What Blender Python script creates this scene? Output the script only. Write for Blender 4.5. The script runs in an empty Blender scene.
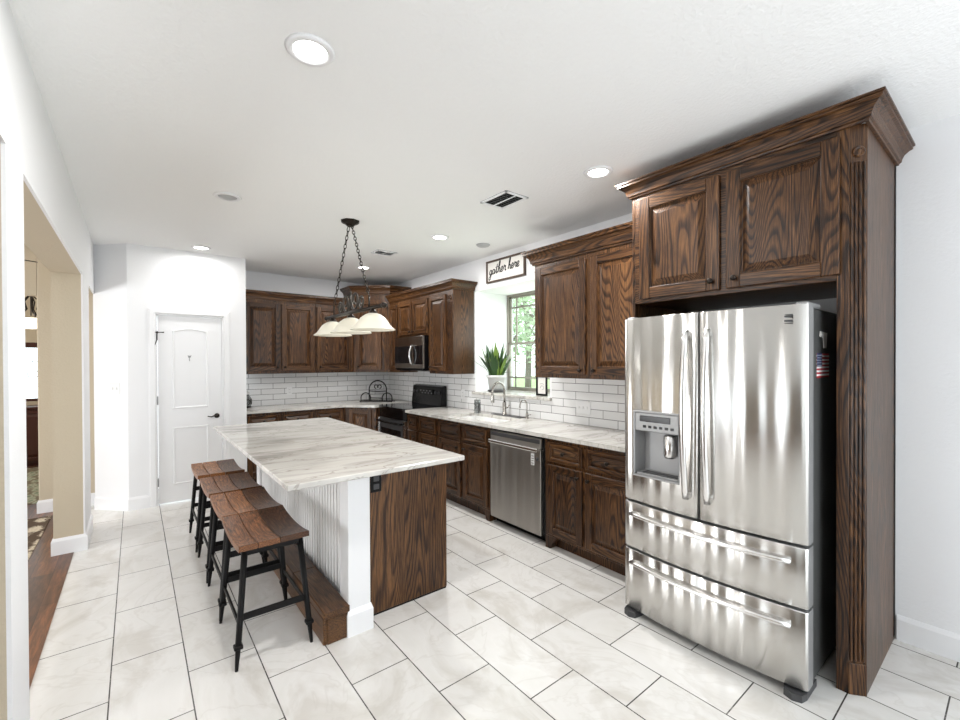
import bpy, bmesh, math, random
from mathutils import Matrix, Vector
random.seed(7)
S = bpy.context.scene
COL = S.collection
PI = math.pi

# ------------------------------------------------------------------ camera
cam_d = bpy.data.cameras.new('camera'); cam = bpy.data.objects.new('camera', cam_d); COL.objects.link(cam)
yaw, pitch, roll = (math.radians(a) for a in (38.3526, -0.4019, -0.2455))
fw = Vector((math.sin(yaw)*math.cos(pitch), math.cos(yaw)*math.cos(pitch), math.sin(pitch)))
r0 = Vector((math.cos(yaw), -math.sin(yaw), 0)); u0 = r0.cross(fw)
cr, cu = math.cos(roll)*r0+math.sin(roll)*u0, -math.sin(roll)*r0+math.cos(roll)*u0
cam.matrix_world = Matrix(((cr.x, cu.x, -fw.x, 0), (cr.y, cu.y, -fw.y, 0), (cr.z, cu.z, -fw.z, 1.53), (0, 0, 0, 1)))
cam_d.sensor_width = 36; cam_d.lens = 434.22/960*36; cam_d.shift_x = 0.00143; cam_d.shift_y = 0.00515
cam_d.clip_start = 0.02; cam_d.clip_end = 200
S.camera = cam

# ------------------------------------------------------------------ sky, area lamps, exposure
W = bpy.data.worlds.new('world'); S.world = W; W.use_nodes = True
wn = W.node_tree.nodes; wn['Background'].inputs[0].default_value = (0.86, 0.94, 1.0, 1); wn['Background'].inputs[1].default_value = 2.6
S.view_settings.view_transform = 'Standard'; S.view_settings.look = 'None'; S.view_settings.gamma = 1
S.view_settings.use_curve_mapping = False
S.view_settings.exposure = 0.27
S.cycles.use_denoising = True
S.cycles.max_bounces = 10; S.cycles.diffuse_bounces = 6; S.cycles.sample_clamp_indirect = 6

def area_lamp(name, loc, rot, sx, sy, power, col=(1, 1, 1)):
    l = bpy.data.lights.new(name, 'AREA'); l.shape = 'RECTANGLE'; l.size = sx; l.size_y = sy; l.energy = power; l.color = col
    o = bpy.data.objects.new(name, l); COL.objects.link(o); o.location = loc; o.rotation_euler = rot
    return o
# three added fill lamps without a visible source, then the sink window's own light
area_lamp('rear_fill', (1.6, -2.75, 1.05), (PI/2+1.0, 0, 0), 2.8, 1.6, 52, (.92, .965, 1))  # added fill behind the camera, tilted up to brighten the ceiling
area_lamp('dining_fill', (-4.05, 3.9, .85), (0, -PI/2-.45, 0), 1.5, 2.6, 108, (.97, .985, 1))  # added fill, set low and aimed up through the openings at the ceiling
area_lamp('study_fill', (-3.4, 8.0, 1.5), (0, -PI/2, 0), 1.6, 1.6, 40, (1, .97, .92))  # added fill for the far room, no window behind it
area_lamp('sink_window_daylight', (3.90, 3.59, 1.78), (0, PI/2, 0), 1.0, 1.0, 9, (.95, 1, .97))

# ------------------------------------------------------------------ materials
MATS = {}
def mat(name, base=(.8, .8, .8), rough=.5, metal=0, spec=.5, emit=None, es=1, coat=0, alpha=1):
    m = bpy.data.materials.new(name); m.use_nodes = True
    b = m.node_tree.nodes['Principled BSDF']
    b.inputs['Base Color'].default_value = (*base, 1); b.inputs['Roughness'].default_value = rough
    b.inputs['Metallic'].default_value = metal; b.inputs['Specular IOR Level'].default_value = spec
    b.inputs['Coat Weight'].default_value = coat; b.inputs['Alpha'].default_value = alpha
    if emit: b.inputs['Emission Color'].default_value = (*emit, 1); b.inputs['Emission Strength'].default_value = es
    MATS[name] = m
    return m
class NT:
    def __init__(s, m): s.t = m.node_tree; s.b = s.t.nodes['Principled BSDF']
    def n(s, typ, **k):
        o = s.t.nodes.new(typ)
        for a, v in k.items(): setattr(o, a, v)
        return o
    def l(s, a, b): s.t.links.new(a, b)
    def coord(s, which='Object'): return s.n('ShaderNodeTexCoord').outputs[which]
    def mapping(s, vec, loc=(0, 0, 0), rot=(0, 0, 0), scale=(1, 1, 1)):
        o = s.n('ShaderNodeMapping'); s.l(vec, o.inputs[0])
        o.inputs[1].default_value = loc; o.inputs[2].default_value = rot; o.inputs[3].default_value = scale
        return o.outputs[0]
    def noise(s, vec, scale, detail=2, rough=.5, dist=0):
        o = s.n('ShaderNodeTexNoise'); s.l(vec, o.inputs['Vector']); o.inputs['Scale'].default_value = scale
        o.inputs['Detail'].default_value = detail; o.inputs['Roughness'].default_value = rough; o.inputs['Distortion'].default_value = dist
        return o.outputs[0]
    def math(s, op, a, b=None):
        o = s.n('ShaderNodeMath', operation=op)
        for i, v in enumerate((a, b)):
            if v is None: continue
            if isinstance(v, (int, float)): o.inputs[i].default_value = v
            else: s.l(v, o.inputs[i])
        return o.outputs[0]
    def ramp(s, f, stops):
        o = s.n('ShaderNodeValToRGB'); s.l(f, o.inputs[0]); e = o.color_ramp.elements
        while len(e) < len(stops): e.new(.5)
        for i, (p, c) in enumerate(stops): e[i].position = p; e[i].color = (*c, 1) if len(c) == 3 else c
        return o.outputs[0]
    def mix(s, f, a, b, mode='MIX'):
        o = s.n('ShaderNodeMix', data_type='RGBA', blend_type=mode)
        for i, v in ((0, f), (6, a), (7, b)):
            if isinstance(v, (int, float)): o.inputs[i].default_value = v
            elif isinstance(v, tuple): o.inputs[i].default_value = (*v, 1)
            else: s.l(v, o.inputs[i])
        return o.outputs[2]
    def bump(s, h, strength=.2, dist=.01):
        o = s.n('ShaderNodeBump'); o.inputs['Strength'].default_value = strength; o.inputs['Distance'].default_value = dist
        s.l(h, o.inputs['Height']); s.l(o.outputs[0], s.b.inputs['Normal'])

def plaster(name, col, strength=.25):
    m = mat(name, col, .75, spec=.25); t = NT(m); c = t.coord()
    t.bump(t.noise(c, 55, 3, .6), strength, .006)
    v = t.noise(c, 2.0, 2)
    t.l(t.mix(t.math('MULTIPLY', v, .12), tuple(col), tuple(x*.86 for x in col)), t.b.inputs['Base Color'])
    return m
WHITE = plaster('white_wall_paint', (.83, .83, .84))
CEIL = plaster('ceiling_paint', (.91, .91, .905), .5)
BEIGE = plaster('beige_wall_paint', (.55, .475, .36), .35)
TRIM = mat('white_trim_paint', (.84, .84, .85), .35)
DOORP = mat('white_door_paint', (.85, .85, .86), .4)

def oak(name, axis, tone=1.0, red=1.0, ringw=.27):
    m = mat(name, rough=.34, spec=.32); t = NT(m)
    inf = t.n('ShaderNodeObjectInfo'); a = t.n('ShaderNodeVectorMath', operation='ADD'); mu = t.n('ShaderNodeVectorMath', operation='SCALE')
    comb = t.n('ShaderNodeCombineXYZ'); [t.l(inf.outputs['Random'], comb.inputs[i]) for i in range(3)]
    t.l(comb.outputs[0], mu.inputs[0]); mu.inputs['Scale'].default_value = 9.0
    t.l(t.coord(), a.inputs[0]); t.l(mu.outputs[0], a.inputs[1])
    s1 = [1.0]*3; s1[axis] = .10; s2 = [1.0]*3; s2[axis] = .03
    v1 = t.mapping(a.outputs[0], scale=s1); v2 = t.mapping(a.outputs[0], scale=s2)
    n1 = t.noise(v1, 4.2, 1.5, .4, .2)
    ring = t.math('FRACT', t.math('MULTIPLY', n1, 54))
    ringd = t.ramp(ring, [(0, (0, 0, 0)), (.10, (.12, .12, .12)), (.45, (1, 1, 1)), (.86, (.85, .85, .85)), (1, (0, 0, 0))])
    pores = t.noise(v2, 230, 3, .7)
    broad = t.noise(v1, 2.2, 3, .6)
    k = t.math('ADD', t.math('MULTIPLY', ringd, ringw), t.math('ADD', t.math('MULTIPLY', pores, .95), t.math('SUBTRACT', t.math('MULTIPLY', broad, .55), .39+(ringw-.27)*.6)))
    f = lambda c: (c[0]*tone*red, c[1]*tone, c[2]*tone)
    c = t.ramp(k, [(.27, f((.004, .002, .0012))), (.43, f((.030, .0125, .0048))), (.60, f((.088, .039, .0140))), (.84, f((.235, .115, .043)))])
    t.l(c, t.b.inputs['Base Color'])
    t.l(t.math('ADD', t.math('MULTIPLY', pores, -.2), .44), t.b.inputs['Roughness'])
    t.bump(k, .3, .0025)
    return m
OAKX, OAKY, OAKZ = (oak('stained_oak_grain_'+'xyz'[i], i, .86, 1.04) for i in range(3))
BENCHW = oak('worn_timber', 1, 1.35, 1.0, .12); SEATW = oak('stool_seat_wood', 1, 2.7, 1.12, .10); SEATD = oak('dark_seat_board', 1, 1.2, 1.15, .10)

def stone(name, rot=0.0):
    m = mat(name, (.7, .67, .62), .16, spec=.5); t = NT(m); c = t.mapping(t.coord(), rot=(0, 0, rot))
    w = t.mapping(c, scale=(.45, 2.1, 1))
    n = t.noise(w, 1.7, 7, .6, 1.0)
    base = t.ramp(n, [(.30, (.33, .315, .295)), (.42, (.50, .48, .45)), (.53, (.65, .63, .59)), (.75, (.57, .54, .50))])
    v = t.noise(t.mapping(c, loc=(3, 1, 0), scale=(.6, 1.5, 1)), 1.8, 5, .6, 1.6)
    vein = t.math('ABSOLUTE', t.math('SUBTRACT', v, .5))
    f = t.ramp(vein, [(0.0, (.85, .85, .85)), (.014, (0, 0, 0))])
    t.l(t.mix(f, base, (.33, .30, .27)), t.b.inputs['Base Color'])
    return m
STONE = stone('pale_quartzite', .15)

def tiles(name, cu, cv, loc, w, h, mortar, c1, c2, cm, rough, bump=.3, marble=0.0):
    """running-bond tiles: cu / cv pick the object axes for the long and the short side"""
    m = mat(name, c1, rough, spec=.5); t = NT(m)
    sep = t.n('ShaderNodeSeparateXYZ'); t.l(t.coord(), sep.inputs[0]); cb = t.n('ShaderNodeCombineXYZ')
    t.l(t.math('ADD', sep.outputs[cu], loc[0]), cb.inputs[0]); t.l(t.math('ADD', sep.outputs[cv], loc[1]), cb.inputs[1])
    b = t.n('ShaderNodeTexBrick'); t.l(cb.outputs[0], b.inputs['Vector'])
    b.offset = .5; b.offset_frequency = 2; b.squash = 1
    for k, v in (('Scale', 1), ('Mortar Size', mortar), ('Mortar Smooth', .1), ('Bias', 0), ('Brick Width', w), ('Row Height', h)): b.inputs[k].default_value = v
    b.inputs['Color1'].default_value = (*c1, 1); b.inputs['Color2'].default_value = (*c2, 1); b.inputs['Mortar'].default_value = (*cm, 1)
    col = b.outputs['Color']
    if marble:
        n = t.noise(t.mapping(t.coord(), scale=(1, .6, 1)), 3.2, 5, .6, 1.0)
        sh = t.ramp(n, [(.33, (.82, .80, .77)), (.5, (1, 1, 1)), (.7, (.93, .925, .91))])
        col = t.mix(marble, col, sh, 'MULTIPLY')
        v = t.math('ABSOLUTE', t.math('SUBTRACT', t.noise(t.mapping(t.coord(), loc=(7, 2, 0)), 1.6, 4, .6, 1.5), .5))
        col = t.mix(t.ramp(v, [(0, (.3, .3, .3)), (.02, (0, 0, 0))]), col, (.55, .52, .48))
    t.l(col, t.b.inputs['Base Color'])
    inv = t.math('SUBTRACT', 1.0, b.outputs['Fac']); t.bump(inv, bump, .003)
    return m
FLOORT = tiles('floor_tile', 1, 0, (-3.164+.295, .405), .59, .30, .0030, (.76, .745, .725), (.69, .675, .65), (.07, .065, .06), .22, .25, .9)
SUBR = tiles('subway_tile_side_wall', 1, 2, (.1, -.94), .305, .0765, .0026, (.80, .80, .80), (.74, .735, .73), (.11, .105, .10), .15)
SUBB = tiles('subway_tile_back_wall', 0, 2, (.02, -.94), .305, .0765, .0026, (.80, .80, .80), (.74, .735, .73), (.11, .105, .10), .15)
def planks():
    m = mat('red_brown_plank_floor', rough=.3); t = NT(m)
    sep = t.n('ShaderNodeSeparateXYZ'); t.l(t.coord(), sep.inputs[0]); cb = t.n('ShaderNodeCombineXYZ')
    t.l(sep.outputs[1], cb.inputs[0]); t.l(sep.outputs[0], cb.inputs[1])
    b = t.n('ShaderNodeTexBrick'); t.l(cb.outputs[0], b.inputs['Vector'])
    for k, v in (('Scale', 1), ('Mortar Size', .0015), ('Brick Width', 1.1), ('Row Height', .12)): b.inputs[k].default_value = v
    b.inputs['Color1'].default_value = (.16, .065, .03, 1); b.inputs['Color2'].default_value = (.07, .03, .015, 1); b.inputs['Mortar'].default_value = (.02, .01, .006, 1)
    n = t.noise(t.mapping(t.coord(), scale=(1, .12, 1)), 38, 4, .7, .5)
    t.l(t.mix(.85, b.outputs['Color'], t.ramp(n, [(.3, (.35, .3, .28)), (.5, (1, 1, 1)), (.72, (2.2, 2.0, 1.7))]), 'MULTIPLY'), t.b.inputs['Base Color'])
    return m
PLANK = planks()
def steel(name, col=(.62, .605, .58), rough=.34, wave=.9, axis=2):
    m = mat(name, col, rough, 1.0); t = NT(m)
    sc = [1.0, 1.0, 1.0]; sc[axis] = .035
    n = t.noise(t.mapping(t.coord(), scale=sc), 13, 0, .4)
    fine = t.noise(t.mapping(t.coord(), scale=[300 if i != axis else 3 for i in range(3)]), 1, 2)
    t.bump(n, wave, .02)
    t.l(t.math('ADD', t.math('MULTIPLY', fine, .015), rough-.007), t.b.inputs['Roughness'])
    m.node_tree.nodes['Principled BSDF'].inputs['Anisotropic'].default_value = .85; m.node_tree.nodes['Principled BSDF'].inputs['Anisotropic Rotation'].default_value = .25
    tg = t.n('ShaderNodeTangent', direction_type='RADIAL', axis='Z'); t.l(tg.outputs[0], t.b.inputs['Tangent'])
    return m
STEEL = steel('brushed_stainless_steel', rough=.25, wave=1.0); STEELD = steel('dishwasher_stainless_steel', (.38, .36, .335), .32, .6)
STEELH = mat('bright_stainless_steel', (.86, .85, .84), .22, 1.0)
CHROME = mat('brushed_nickel', (.42, .40, .37), .2, 1.0)
BLACK = mat('black_enamel', (.004, .004, .0045), .15, spec=.3); BLACKM = mat('black_metal', (.008, .0075, .0075), .5, 0, .15)
GLASSB = mat('black_glass', (.006, .006, .007), .06); CHAR = mat('charcoal_plastic', (.05, .05, .052), .45)
GREYB = mat('dark_grey_cabinet_steel', (.085, .085, .083), .4, .2)
GREYP = mat('grey_plastic', (.33, .33, .33), .4, .4)
BRONZE = mat('dark_bronze', (.022, .016, .012), .38, .7); PEWTER = mat('aged_pewter', (.05, .043, .036), .45, .6)
PORC = mat('white_porcelain', (.88, .88, .87), .15); PLATE = mat('white_plastic_plate', (.78, .78, .78), .35)
SHADEG = mat('cream_alabaster_glass', (.80, .76, .64), .35)
LENS = mat('lit_downlight_lens', (1, 1, 1), .5, emit=(1, .98, .95), es=14)
LENSO = mat('unlit_downlight_lens', (.42, .42, .42), .4)
DARKV = mat('duct_black', (.02, .02, .02), .8)
LEAF = mat('glossy_leaf', (.022, .075, .012), .35); LEAFL = mat('light_leaf', (.16, .26, .04), .4)
POT = mat('pale_grey_pot', (.62, .62, .61), .5); SOILM = mat('potting_soil', (.03, .02, .014), .9)
WINF = mat('taupe_window_vinyl', (.26, .24, .20), .45)
PAPER = mat('cream_paper', (.80, .77, .73), .7); INK = mat('black_ink', (.006, .006, .006), .6)
SIGNF = mat('rustic_frame_wood', (.075, .045, .03), .6)
NAVY = mat('flag_navy', (.02, .03, .10), .5); RED = mat('flag_red', (.42, .02, .03), .5); WHT = mat('flag_white', (.8, .8, .8), .5)
BARK = mat('tree_bark', (.16, .13, .10), .9); TREEL = mat('tree_leaf', (.30, .46, .20), .6); TREEM = mat('pale_tree_leaf', (.46, .58, .36), .6)
LAWN = mat('lawn_grass', (.30, .42, .16), .9)
MAHOG = mat('mahogany', (.06, .018, .012), .3); CAME = mat('lead_came', (.10, .10, .10), .5, .6)
BEADW = mat('beadboard_paint', (.82, .81, .80), .4)
def glassmat(name, tint=(1, 1, 1), gloss=.08):
    m = bpy.data.materials.new(name); m.use_nodes = True; t = m.node_tree; t.nodes.clear()
    o = t.nodes.new('ShaderNodeOutputMaterial'); a = t.nodes.new('ShaderNodeBsdfTransparent'); g = t.nodes.new('ShaderNodeBsdfGlossy'); x = t.nodes.new('ShaderNodeMixShader')
    a.inputs[0].default_value = (*tint, 1); g.inputs['Roughness'].default_value = .03; x.inputs[0].default_value = gloss
    t.links.new(a.outputs[0], x.inputs[1]); t.links.new(g.outputs[0], x.inputs[2]); t.links.new(x.outputs[0], o.inputs[0])
    return m
PANE = glassmat('window_glass', (.97, .99, .98)); JARG = glassmat('jar_glass', (.72, .74, .74), .16)
def rugmat(name, cols, scale):
    m = mat(name, rough=.95, spec=.1); t = NT(m)
    v = t.n('ShaderNodeTexVoronoi'); t.l(t.mapping(t.coord(), scale=(1, .55, 1)), v.inputs['Vector']); v.inputs['Scale'].default_value = scale
    n = t.noise(t.coord(), scale*1.7, 4, .7, 1.5)
    k = t.math('ADD', t.math('MULTIPLY', v.outputs['Distance'], .6), t.math('MULTIPLY', n, .6))
    t.l(t.ramp(k, [(.3+.12*i, c) for i, c in enumerate(cols)]), t.b.inputs['Base Color'])
    return m
RUG1 = rugmat('cream_and_black_rug', [(.03, .02, .015), (.45, .38, .28), (.62, .54, .42), (.10, .07, .05)], 9)
RUG2 = rugmat('sage_green_rug', [(.10, .11, .07), (.24, .28, .20), (.42, .43, .33), (.2, .17, .12)], 12)

# ------------------------------------------------------------------ mesh building
class MB:
    def __init__(s): s.v = []; s.f = []; s.m = []; s.s = []
    def add(s, vs, fs, mi=0, smooth=False, M=None):
        k = len(s.v)
        s.v += [(M @ Vector(p)) if M else Vector(p) for p in vs]
        s.f += [tuple(i+k for i in f) for f in fs]; s.m += [mi]*len(fs); s.s += [smooth]*len(fs)
        return s
    def box(s, a, b, bev=0, mi=0, M=None):
        x0, x1 = sorted((a[0], b[0])); y0, y1 = sorted((a[1], b[1])); z0, z1 = sorted((a[2], b[2]))
        bev = min(bev, .45*min(x1-x0, y1-y0, z1-z0))
        if bev <= 0:
            vs = [(x, y, z) for z in (z0, z1) for y in (y0, y1) for x in (x0, x1)]
            return s.add(vs, [(0, 2, 3, 1), (4, 5, 7, 6), (0, 1, 5, 4), (2, 6, 7, 3), (0, 4, 6, 2), (1, 3, 7, 5)], mi, False, M)
        bm = bmesh.new(); bmesh.ops.create_cube(bm, size=1)
        for v in bm.verts: v.co = Vector((x0 if v.co.x < 0 else x1, y0 if v.co.y < 0 else y1, z0 if v.co.z < 0 else z1))
        bmesh.ops.bevel(bm, geom=bm.edges[:], offset=bev, segments=2 if bev > .006 else 1, affect='EDGES', profile=.5)
        bm.verts.index_update()
        s.add([v.co.copy() for v in bm.verts], [tuple(v.index for v in f.verts) for f in bm.faces], mi, False, M); bm.free()
        return s
    def prism(s, poly, z0, z1, mi=0, M=None):
        n = len(poly); vs = [(x, y, z0) for x, y in poly]+[(x, y, z1) for x, y in poly]
        fs = [tuple(range(n-1, -1, -1)), tuple(range(n, 2*n))]+[(i, (i+1) % n, n+(i+1) % n, n+i) for i in range(n)]
        return s.add(vs, fs, mi, False, M)
    def lathe(s, prof, n=24, mi=0, M=None, smooth=True, a0=0, a1=2*PI):
        full = abs(a1-a0-2*PI) < 1e-6; c = n if full else n+1; vs = []; fs = []
        for r, z in prof:
            for i in range(c):
                a = a0+(a1-a0)*i/n; vs.append((r*math.cos(a), r*math.sin(a), z))
        for j in range(len(prof)-1):
            for i in range(n):
                p, q = j*c+i, j*c+(i+1) % c; fs.append((p, q, q+c, p+c))
        return s.add(vs, fs, mi, smooth, M)
    def tube(s, pts, r, n=8, closed=False, mi=0, M=None, flat=1.0, caps=True):
        P = [Vector(p) for p in pts]; R = r if isinstance(r, (list, tuple)) else [r]*len(P); N = len(P); vs = []; fs = []
        up = None
        for i in range(N):
            a = P[(i-1) % N] if (closed or i) else P[0]; b = P[(i+1) % N] if (closed or i < N-1) else P[-1]
            d = (b-a).normalized()
            if up is None: up = Vector((0, 0, 1)) if abs(d.z) < .9 else Vector((1, 0, 0))
            x = d.cross(up)
            if x.length < 1e-4: x = d.orthogonal()
            x.normalize(); y = x.cross(d); up = y
            for k in range(n):
                t = 2*PI*k/n; vs.append(P[i]+R[i]*(math.cos(t)*x+flat*math.sin(t)*y))
        for i in range(N if closed else N-1):
            j = (i+1) % N
            for k in range(n): fs.append((i*n+k, i*n+(k+1) % n, j*n+(k+1) % n, j*n+k))
        if not closed and caps: fs += [tuple(range(n-1, -1, -1)), tuple((N-1)*n+k for k in range(n))]
        return s.add(vs, fs, mi, True, M)
    def bar(s, p, q, w, h, mi=0, M=None):
        """rectangular bar between two points"""
        p, q = Vector(p), Vector(q); d = (q-p); L = d.length; d.normalize()
        x = d.cross(Vector((0, 0, 1)));  x = x if x.length > 1e-3 else Vector((1, 0, 0)); x.normalize(); y = x.cross(d)
        vs = [c+x*a*w/2+y*b*h/2 for c in (p, q) for a, b in ((-1, -1), (1, -1), (1, 1), (-1, 1))]
        return s.add(vs, [(3, 2, 1, 0), (4, 5, 6, 7), (0, 1, 5, 4), (1, 2, 6, 5), (2, 3, 7, 6), (3, 0, 4, 7)], mi, False, M)
    def sweep(s, path, prof, z, mi=0):
        """profile (out, up) swept along a 2-D path, mitred; outward is to the right of travel"""
        P = [Vector((*p, 0)) for p in path]; N = len(P); n = len(prof); vs = []; fs = []
        nm = [Vector(((P[i+1]-P[i]).y, -(P[i+1]-P[i]).x, 0)).normalized() for i in range(N-1)]
        for i in range(N):
            if i == 0: o = nm[0]
            elif i == N-1: o = nm[-1]
            else: o = (nm[i-1]+nm[i]); o = o/(1+nm[i-1].dot(nm[i]))
            for a, b in prof: vs.append(P[i]+o*a+Vector((0, 0, z+b)))
        for i in range(N-1):
            for k in range(n):
                l = (k+1) % n; fs.append((i*n+k, i*n+l, (i+1)*n+l, (i+1)*n+k))
        fs += [tuple(range(n-1, -1, -1)), tuple((N-1)*n+k for k in range(n))]
        return s.add(vs, fs, mi)
    def build(s, name, mats, parent=None, loc=None):
        mats = mats if isinstance(mats, (list, tuple)) else [mats]
        off = parent_loc(parent) if parent else Vector(loc or (0, 0, 0))
        me = bpy.data.meshes.new(name); me.from_pydata([v-off for v in s.v], [], s.f)
        for m in mats: me.materials.append(m)
        me.polygons.foreach_set('material_index', s.m); me.polygons.foreach_set('use_smooth', s.s)
        bm = bmesh.new(); bm.from_mesh(me); bmesh.ops.recalc_face_normals(bm, faces=bm.faces[:]); bm.to_mesh(me); bm.free()
        me.update()
        o = bpy.data.objects.new(name, me); COL.objects.link(o)
        if parent: o.parent = parent
        else: o.location = off
        return o
def parent_loc(o):
    v = Vector((0, 0, 0))
    while o: v += o.location; o = o.parent
    return v
def thing(name, label, cat, loc, group=None):
    o = bpy.data.objects.new(name, None); COL.objects.link(o); o.location = loc; o.empty_display_size = .1
    return tag(o, label, cat, group)
def tag(o, label, cat, group=None):
    o['label'] = label; o['category'] = cat
    if group: o['group'] = group
    return o
def struct(o): o['kind'] = 'structure'; return o
def face(o, n):
    """local frame on a vertical face: u to the right as seen from in front, v up, w outward"""
    w = Vector((*n, 0)).normalized(); v = Vector((0, 0, 1)); u = v.cross(w)
    o = Vector(o); return Matrix(((u.x, v.x, w.x, o.x), (u.y, v.y, w.y, o.y), (u.z, v.z, w.z, o.z), (0, 0, 0, 1)))
def copy_tree(o, parent=None):
    c = o.copy(); COL.objects.link(c)
    if parent: c.parent = parent
    for ch in list(o.children): copy_tree(ch, c)
    return c

# ------------------------------------------------------------------ room
ZC, XW, XL, YB, YD = 2.77, 3.27, -.33, 6.53, 5.78
m = MB(); m.box((-.40, -3.3, -.1), (XW+.05, YB+.05, 0)); struct(m.build('floor', FLOORT))
m = MB(); m.box((-4.6, -3.3, -.1), (-.40, 11.0, 0.004)); struct(m.build('floor_left', PLANK))
m = MB(); m.box((-4.6, -3.3, ZC), (XW+.7, 11.0, ZC+.1)); struct(m.build('ceiling', CEIL))
RY0, RY1, RZ0, RZ1, XO = 2.98, 4.195, 1.165, 2.39, 3.90
for a, b in (((-3.3, -.1), (RY0, ZC)), ((RY1, -.1), (YB+.2, ZC)), ((RY0, -.1), (RY1, RZ0)), ((RY0, RZ1), (RY1, ZC))):
    m = MB(); m.box((XW, *a), (XO, *b)); struct(m.build('wall_right', WHITE))
m = MB(); m.box((1.04, YB, 0), (XW, YB+.2, ZC)); struct(m.build('wall_back', WHITE))
# pantry walls with the doorway left open
DX0, DX1, DZ = .188, .790, 2.045
m = MB(); m.box((-.06, YD, 0), (DX0-.02, YD+.12, ZC)); m.box((DX1+.02, YD, 0), (1.04, YD+.12, ZC)); m.box((DX0-.02, YD, DZ+.02), (DX1+.02, YD+.12, ZC))
m.box((.92, YD+.12, 0), (1.04, YB+.2, ZC)); struct(m.build('wall_pantry', WHITE))
m = MB(); m.prism([(-.06, YD), (-.06, YD+.17), (-.28, 6.25), (-.34, 6.25), (-.34, 6.07)], 0, ZC); struct(m.build('wall_corner', WHITE))
# left wall: two piers, headers above the three openings (white on the kitchen side, beige returns)
m = MB(); HZ = 2.26
for a, b, c, d in ((2.10, 2.39, 0, ZC), (4.80, 5.37, 0, ZC), (-1.2, 2.10, HZ, ZC), (2.39, 4.80, HZ, ZC), (5.37, 6.24, HZ, ZC), (-3.3, -1.2, 0, ZC)): m.box((XL-.19, a, c), (XL-.012, b, d), 0, 1)
skin = [(-3.3, 0), (-1.2, 0), (-1.2, HZ), (2.10, HZ), (2.10, 0), (2.39, 0), (2.39, HZ), (4.80, HZ), (4.80, 0), (5.37, 0), (5.37, HZ), (6.24, HZ), (6.24, ZC), (-3.3, ZC)]
m.prism(skin, XL-.012, XL, 0, Matrix(((0, 0, 1, 0), (1, 0, 0, 0), (0, 1, 0, 0), (0, 0, 0, 1))))
struct(m.build('wall_left', [WHITE, BEIGE]))
m = MB(); m.box((-4.6, -3.3, 0), (-.2, -3.2, ZC)); m.box((3.2, -3.3, 0), (3.3, -3.2, ZC)); m.box((-.2, -3.3, 2.35), (3.2, -3.2, ZC)); m.box((-.2, -3.3, 0), (3.2, -3.2, .1)); struct(m.build('wall_rear', WHITE))
# adjoining rooms seen through the openings
m = MB(); m.box((-4.6, -3.3, 0), (-4.5, 1.6, ZC)); m.box((-4.6, 4.8, 0), (-4.5, 11, ZC)); m.box((-4.6, 1.6, 2.4), (-4.5, 4.8, ZC)); m.box((-4.6, 1.6, 0), (-4.5, 4.8, .5)); struct(m.build('wall_dining', BEIGE))
m = MB(); m.box((-.78, 6.25, 0), (-.05, 6.40, ZC), .01); m.box((-1.9, 6.25, 2.23), (-.78, 6.40, ZC)); m.box((-4.5, 6.25, 0), (-1.9, 6.40, ZC)); struct(m.build('wall_hall', BEIGE))
m = MB(); m.box((-4.5, 9.6, 0), (-1.75, 9.75, ZC)); m.box((-.75, 9.6, 0), (.1, 9.75, ZC)); m.box((-1.75, 9.6, 1.86), (-.75, 9.75, ZC)); m.box((-1.75, 9.6, 0), (-.75, 9.75, .95)); struct(m.build('wall_study', BEIGE))
m = MB(); m.box((-.15, 6.40, 0), (-.05, 9.7, ZC)); struct(m.build('wall_study_side', BEIGE))
# baseboards
def baseb(name, pts, h=.135, t=.014):
    mb = MB(); mb.sweep(pts, [(0, 0), (t, 0), (t, h-.022), (t-.005, h-.010), (.004, h), (0, h)], 0); return struct(mb.build(name, TRIM))
baseb('baseboard_right', [(XW, .44), (XW, -3.2)][::-1][::-1])
baseb('baseboard_pantry', [(-.335, 6.065), (-.06, YD), (.112, YD)])
baseb('baseboard_pantry_side', [(.885, YD), (1.04, YD)])
baseb('baseboard_column', [(XL, 5.37), (XL-.19, 5.37), (XL-.19, 4.80), (XL, 4.80), (XL, 5.37)][::-1][::-1])
baseb('baseboard_hall', [(-.78, 6.40), (-.78, 6.25), (-.06, 6.25)])
baseb('baseboard_pier', [(XL-.19, 2.39), (XL-.19, 2.10), (XL, 2.10), (XL, 2.39), (XL-.19, 2.39)])
# door casing
m = MB(); M = face((0, YD, 0), (0, -1))
cs = [(0, 0), (.0, .012), (.010, .014), (.014, .020), (.055, .022), (.062, .012), (.068, .010), (.068, 0)]
pth = [(DX0-.080, 0), (DX0-.080, DZ+.080), (DX1+.080, DZ+.080), (DX1+.080, 0)]
vs = []
for i, (cx_, cy_) in enumerate(pth):
    dx = 1 if i < 2 else -1; dy = 0 if i in (0, 3) else -1
    vs += [(cx_+dx*p, cy_+dy*p, q) for p, q in cs]
n = len(cs); m.add(vs, [(i*n+k, i*n+(k+1) % n, i*n+n+(k+1) % n, i*n+n+k) for i in range(3) for k in range(n)], M=M)
for a, b in ((DX0-.012, DX0), (DX1, DX1+.012)): m.box((a, 0, -.1), (b, DZ+.012, .004), .002, M=M)
m.box((DX0-.012, DZ, -.1), (DX1+.012, DZ+.012, .004), .002, M=M)
struct(m.build('trim_1', TRIM))
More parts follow.
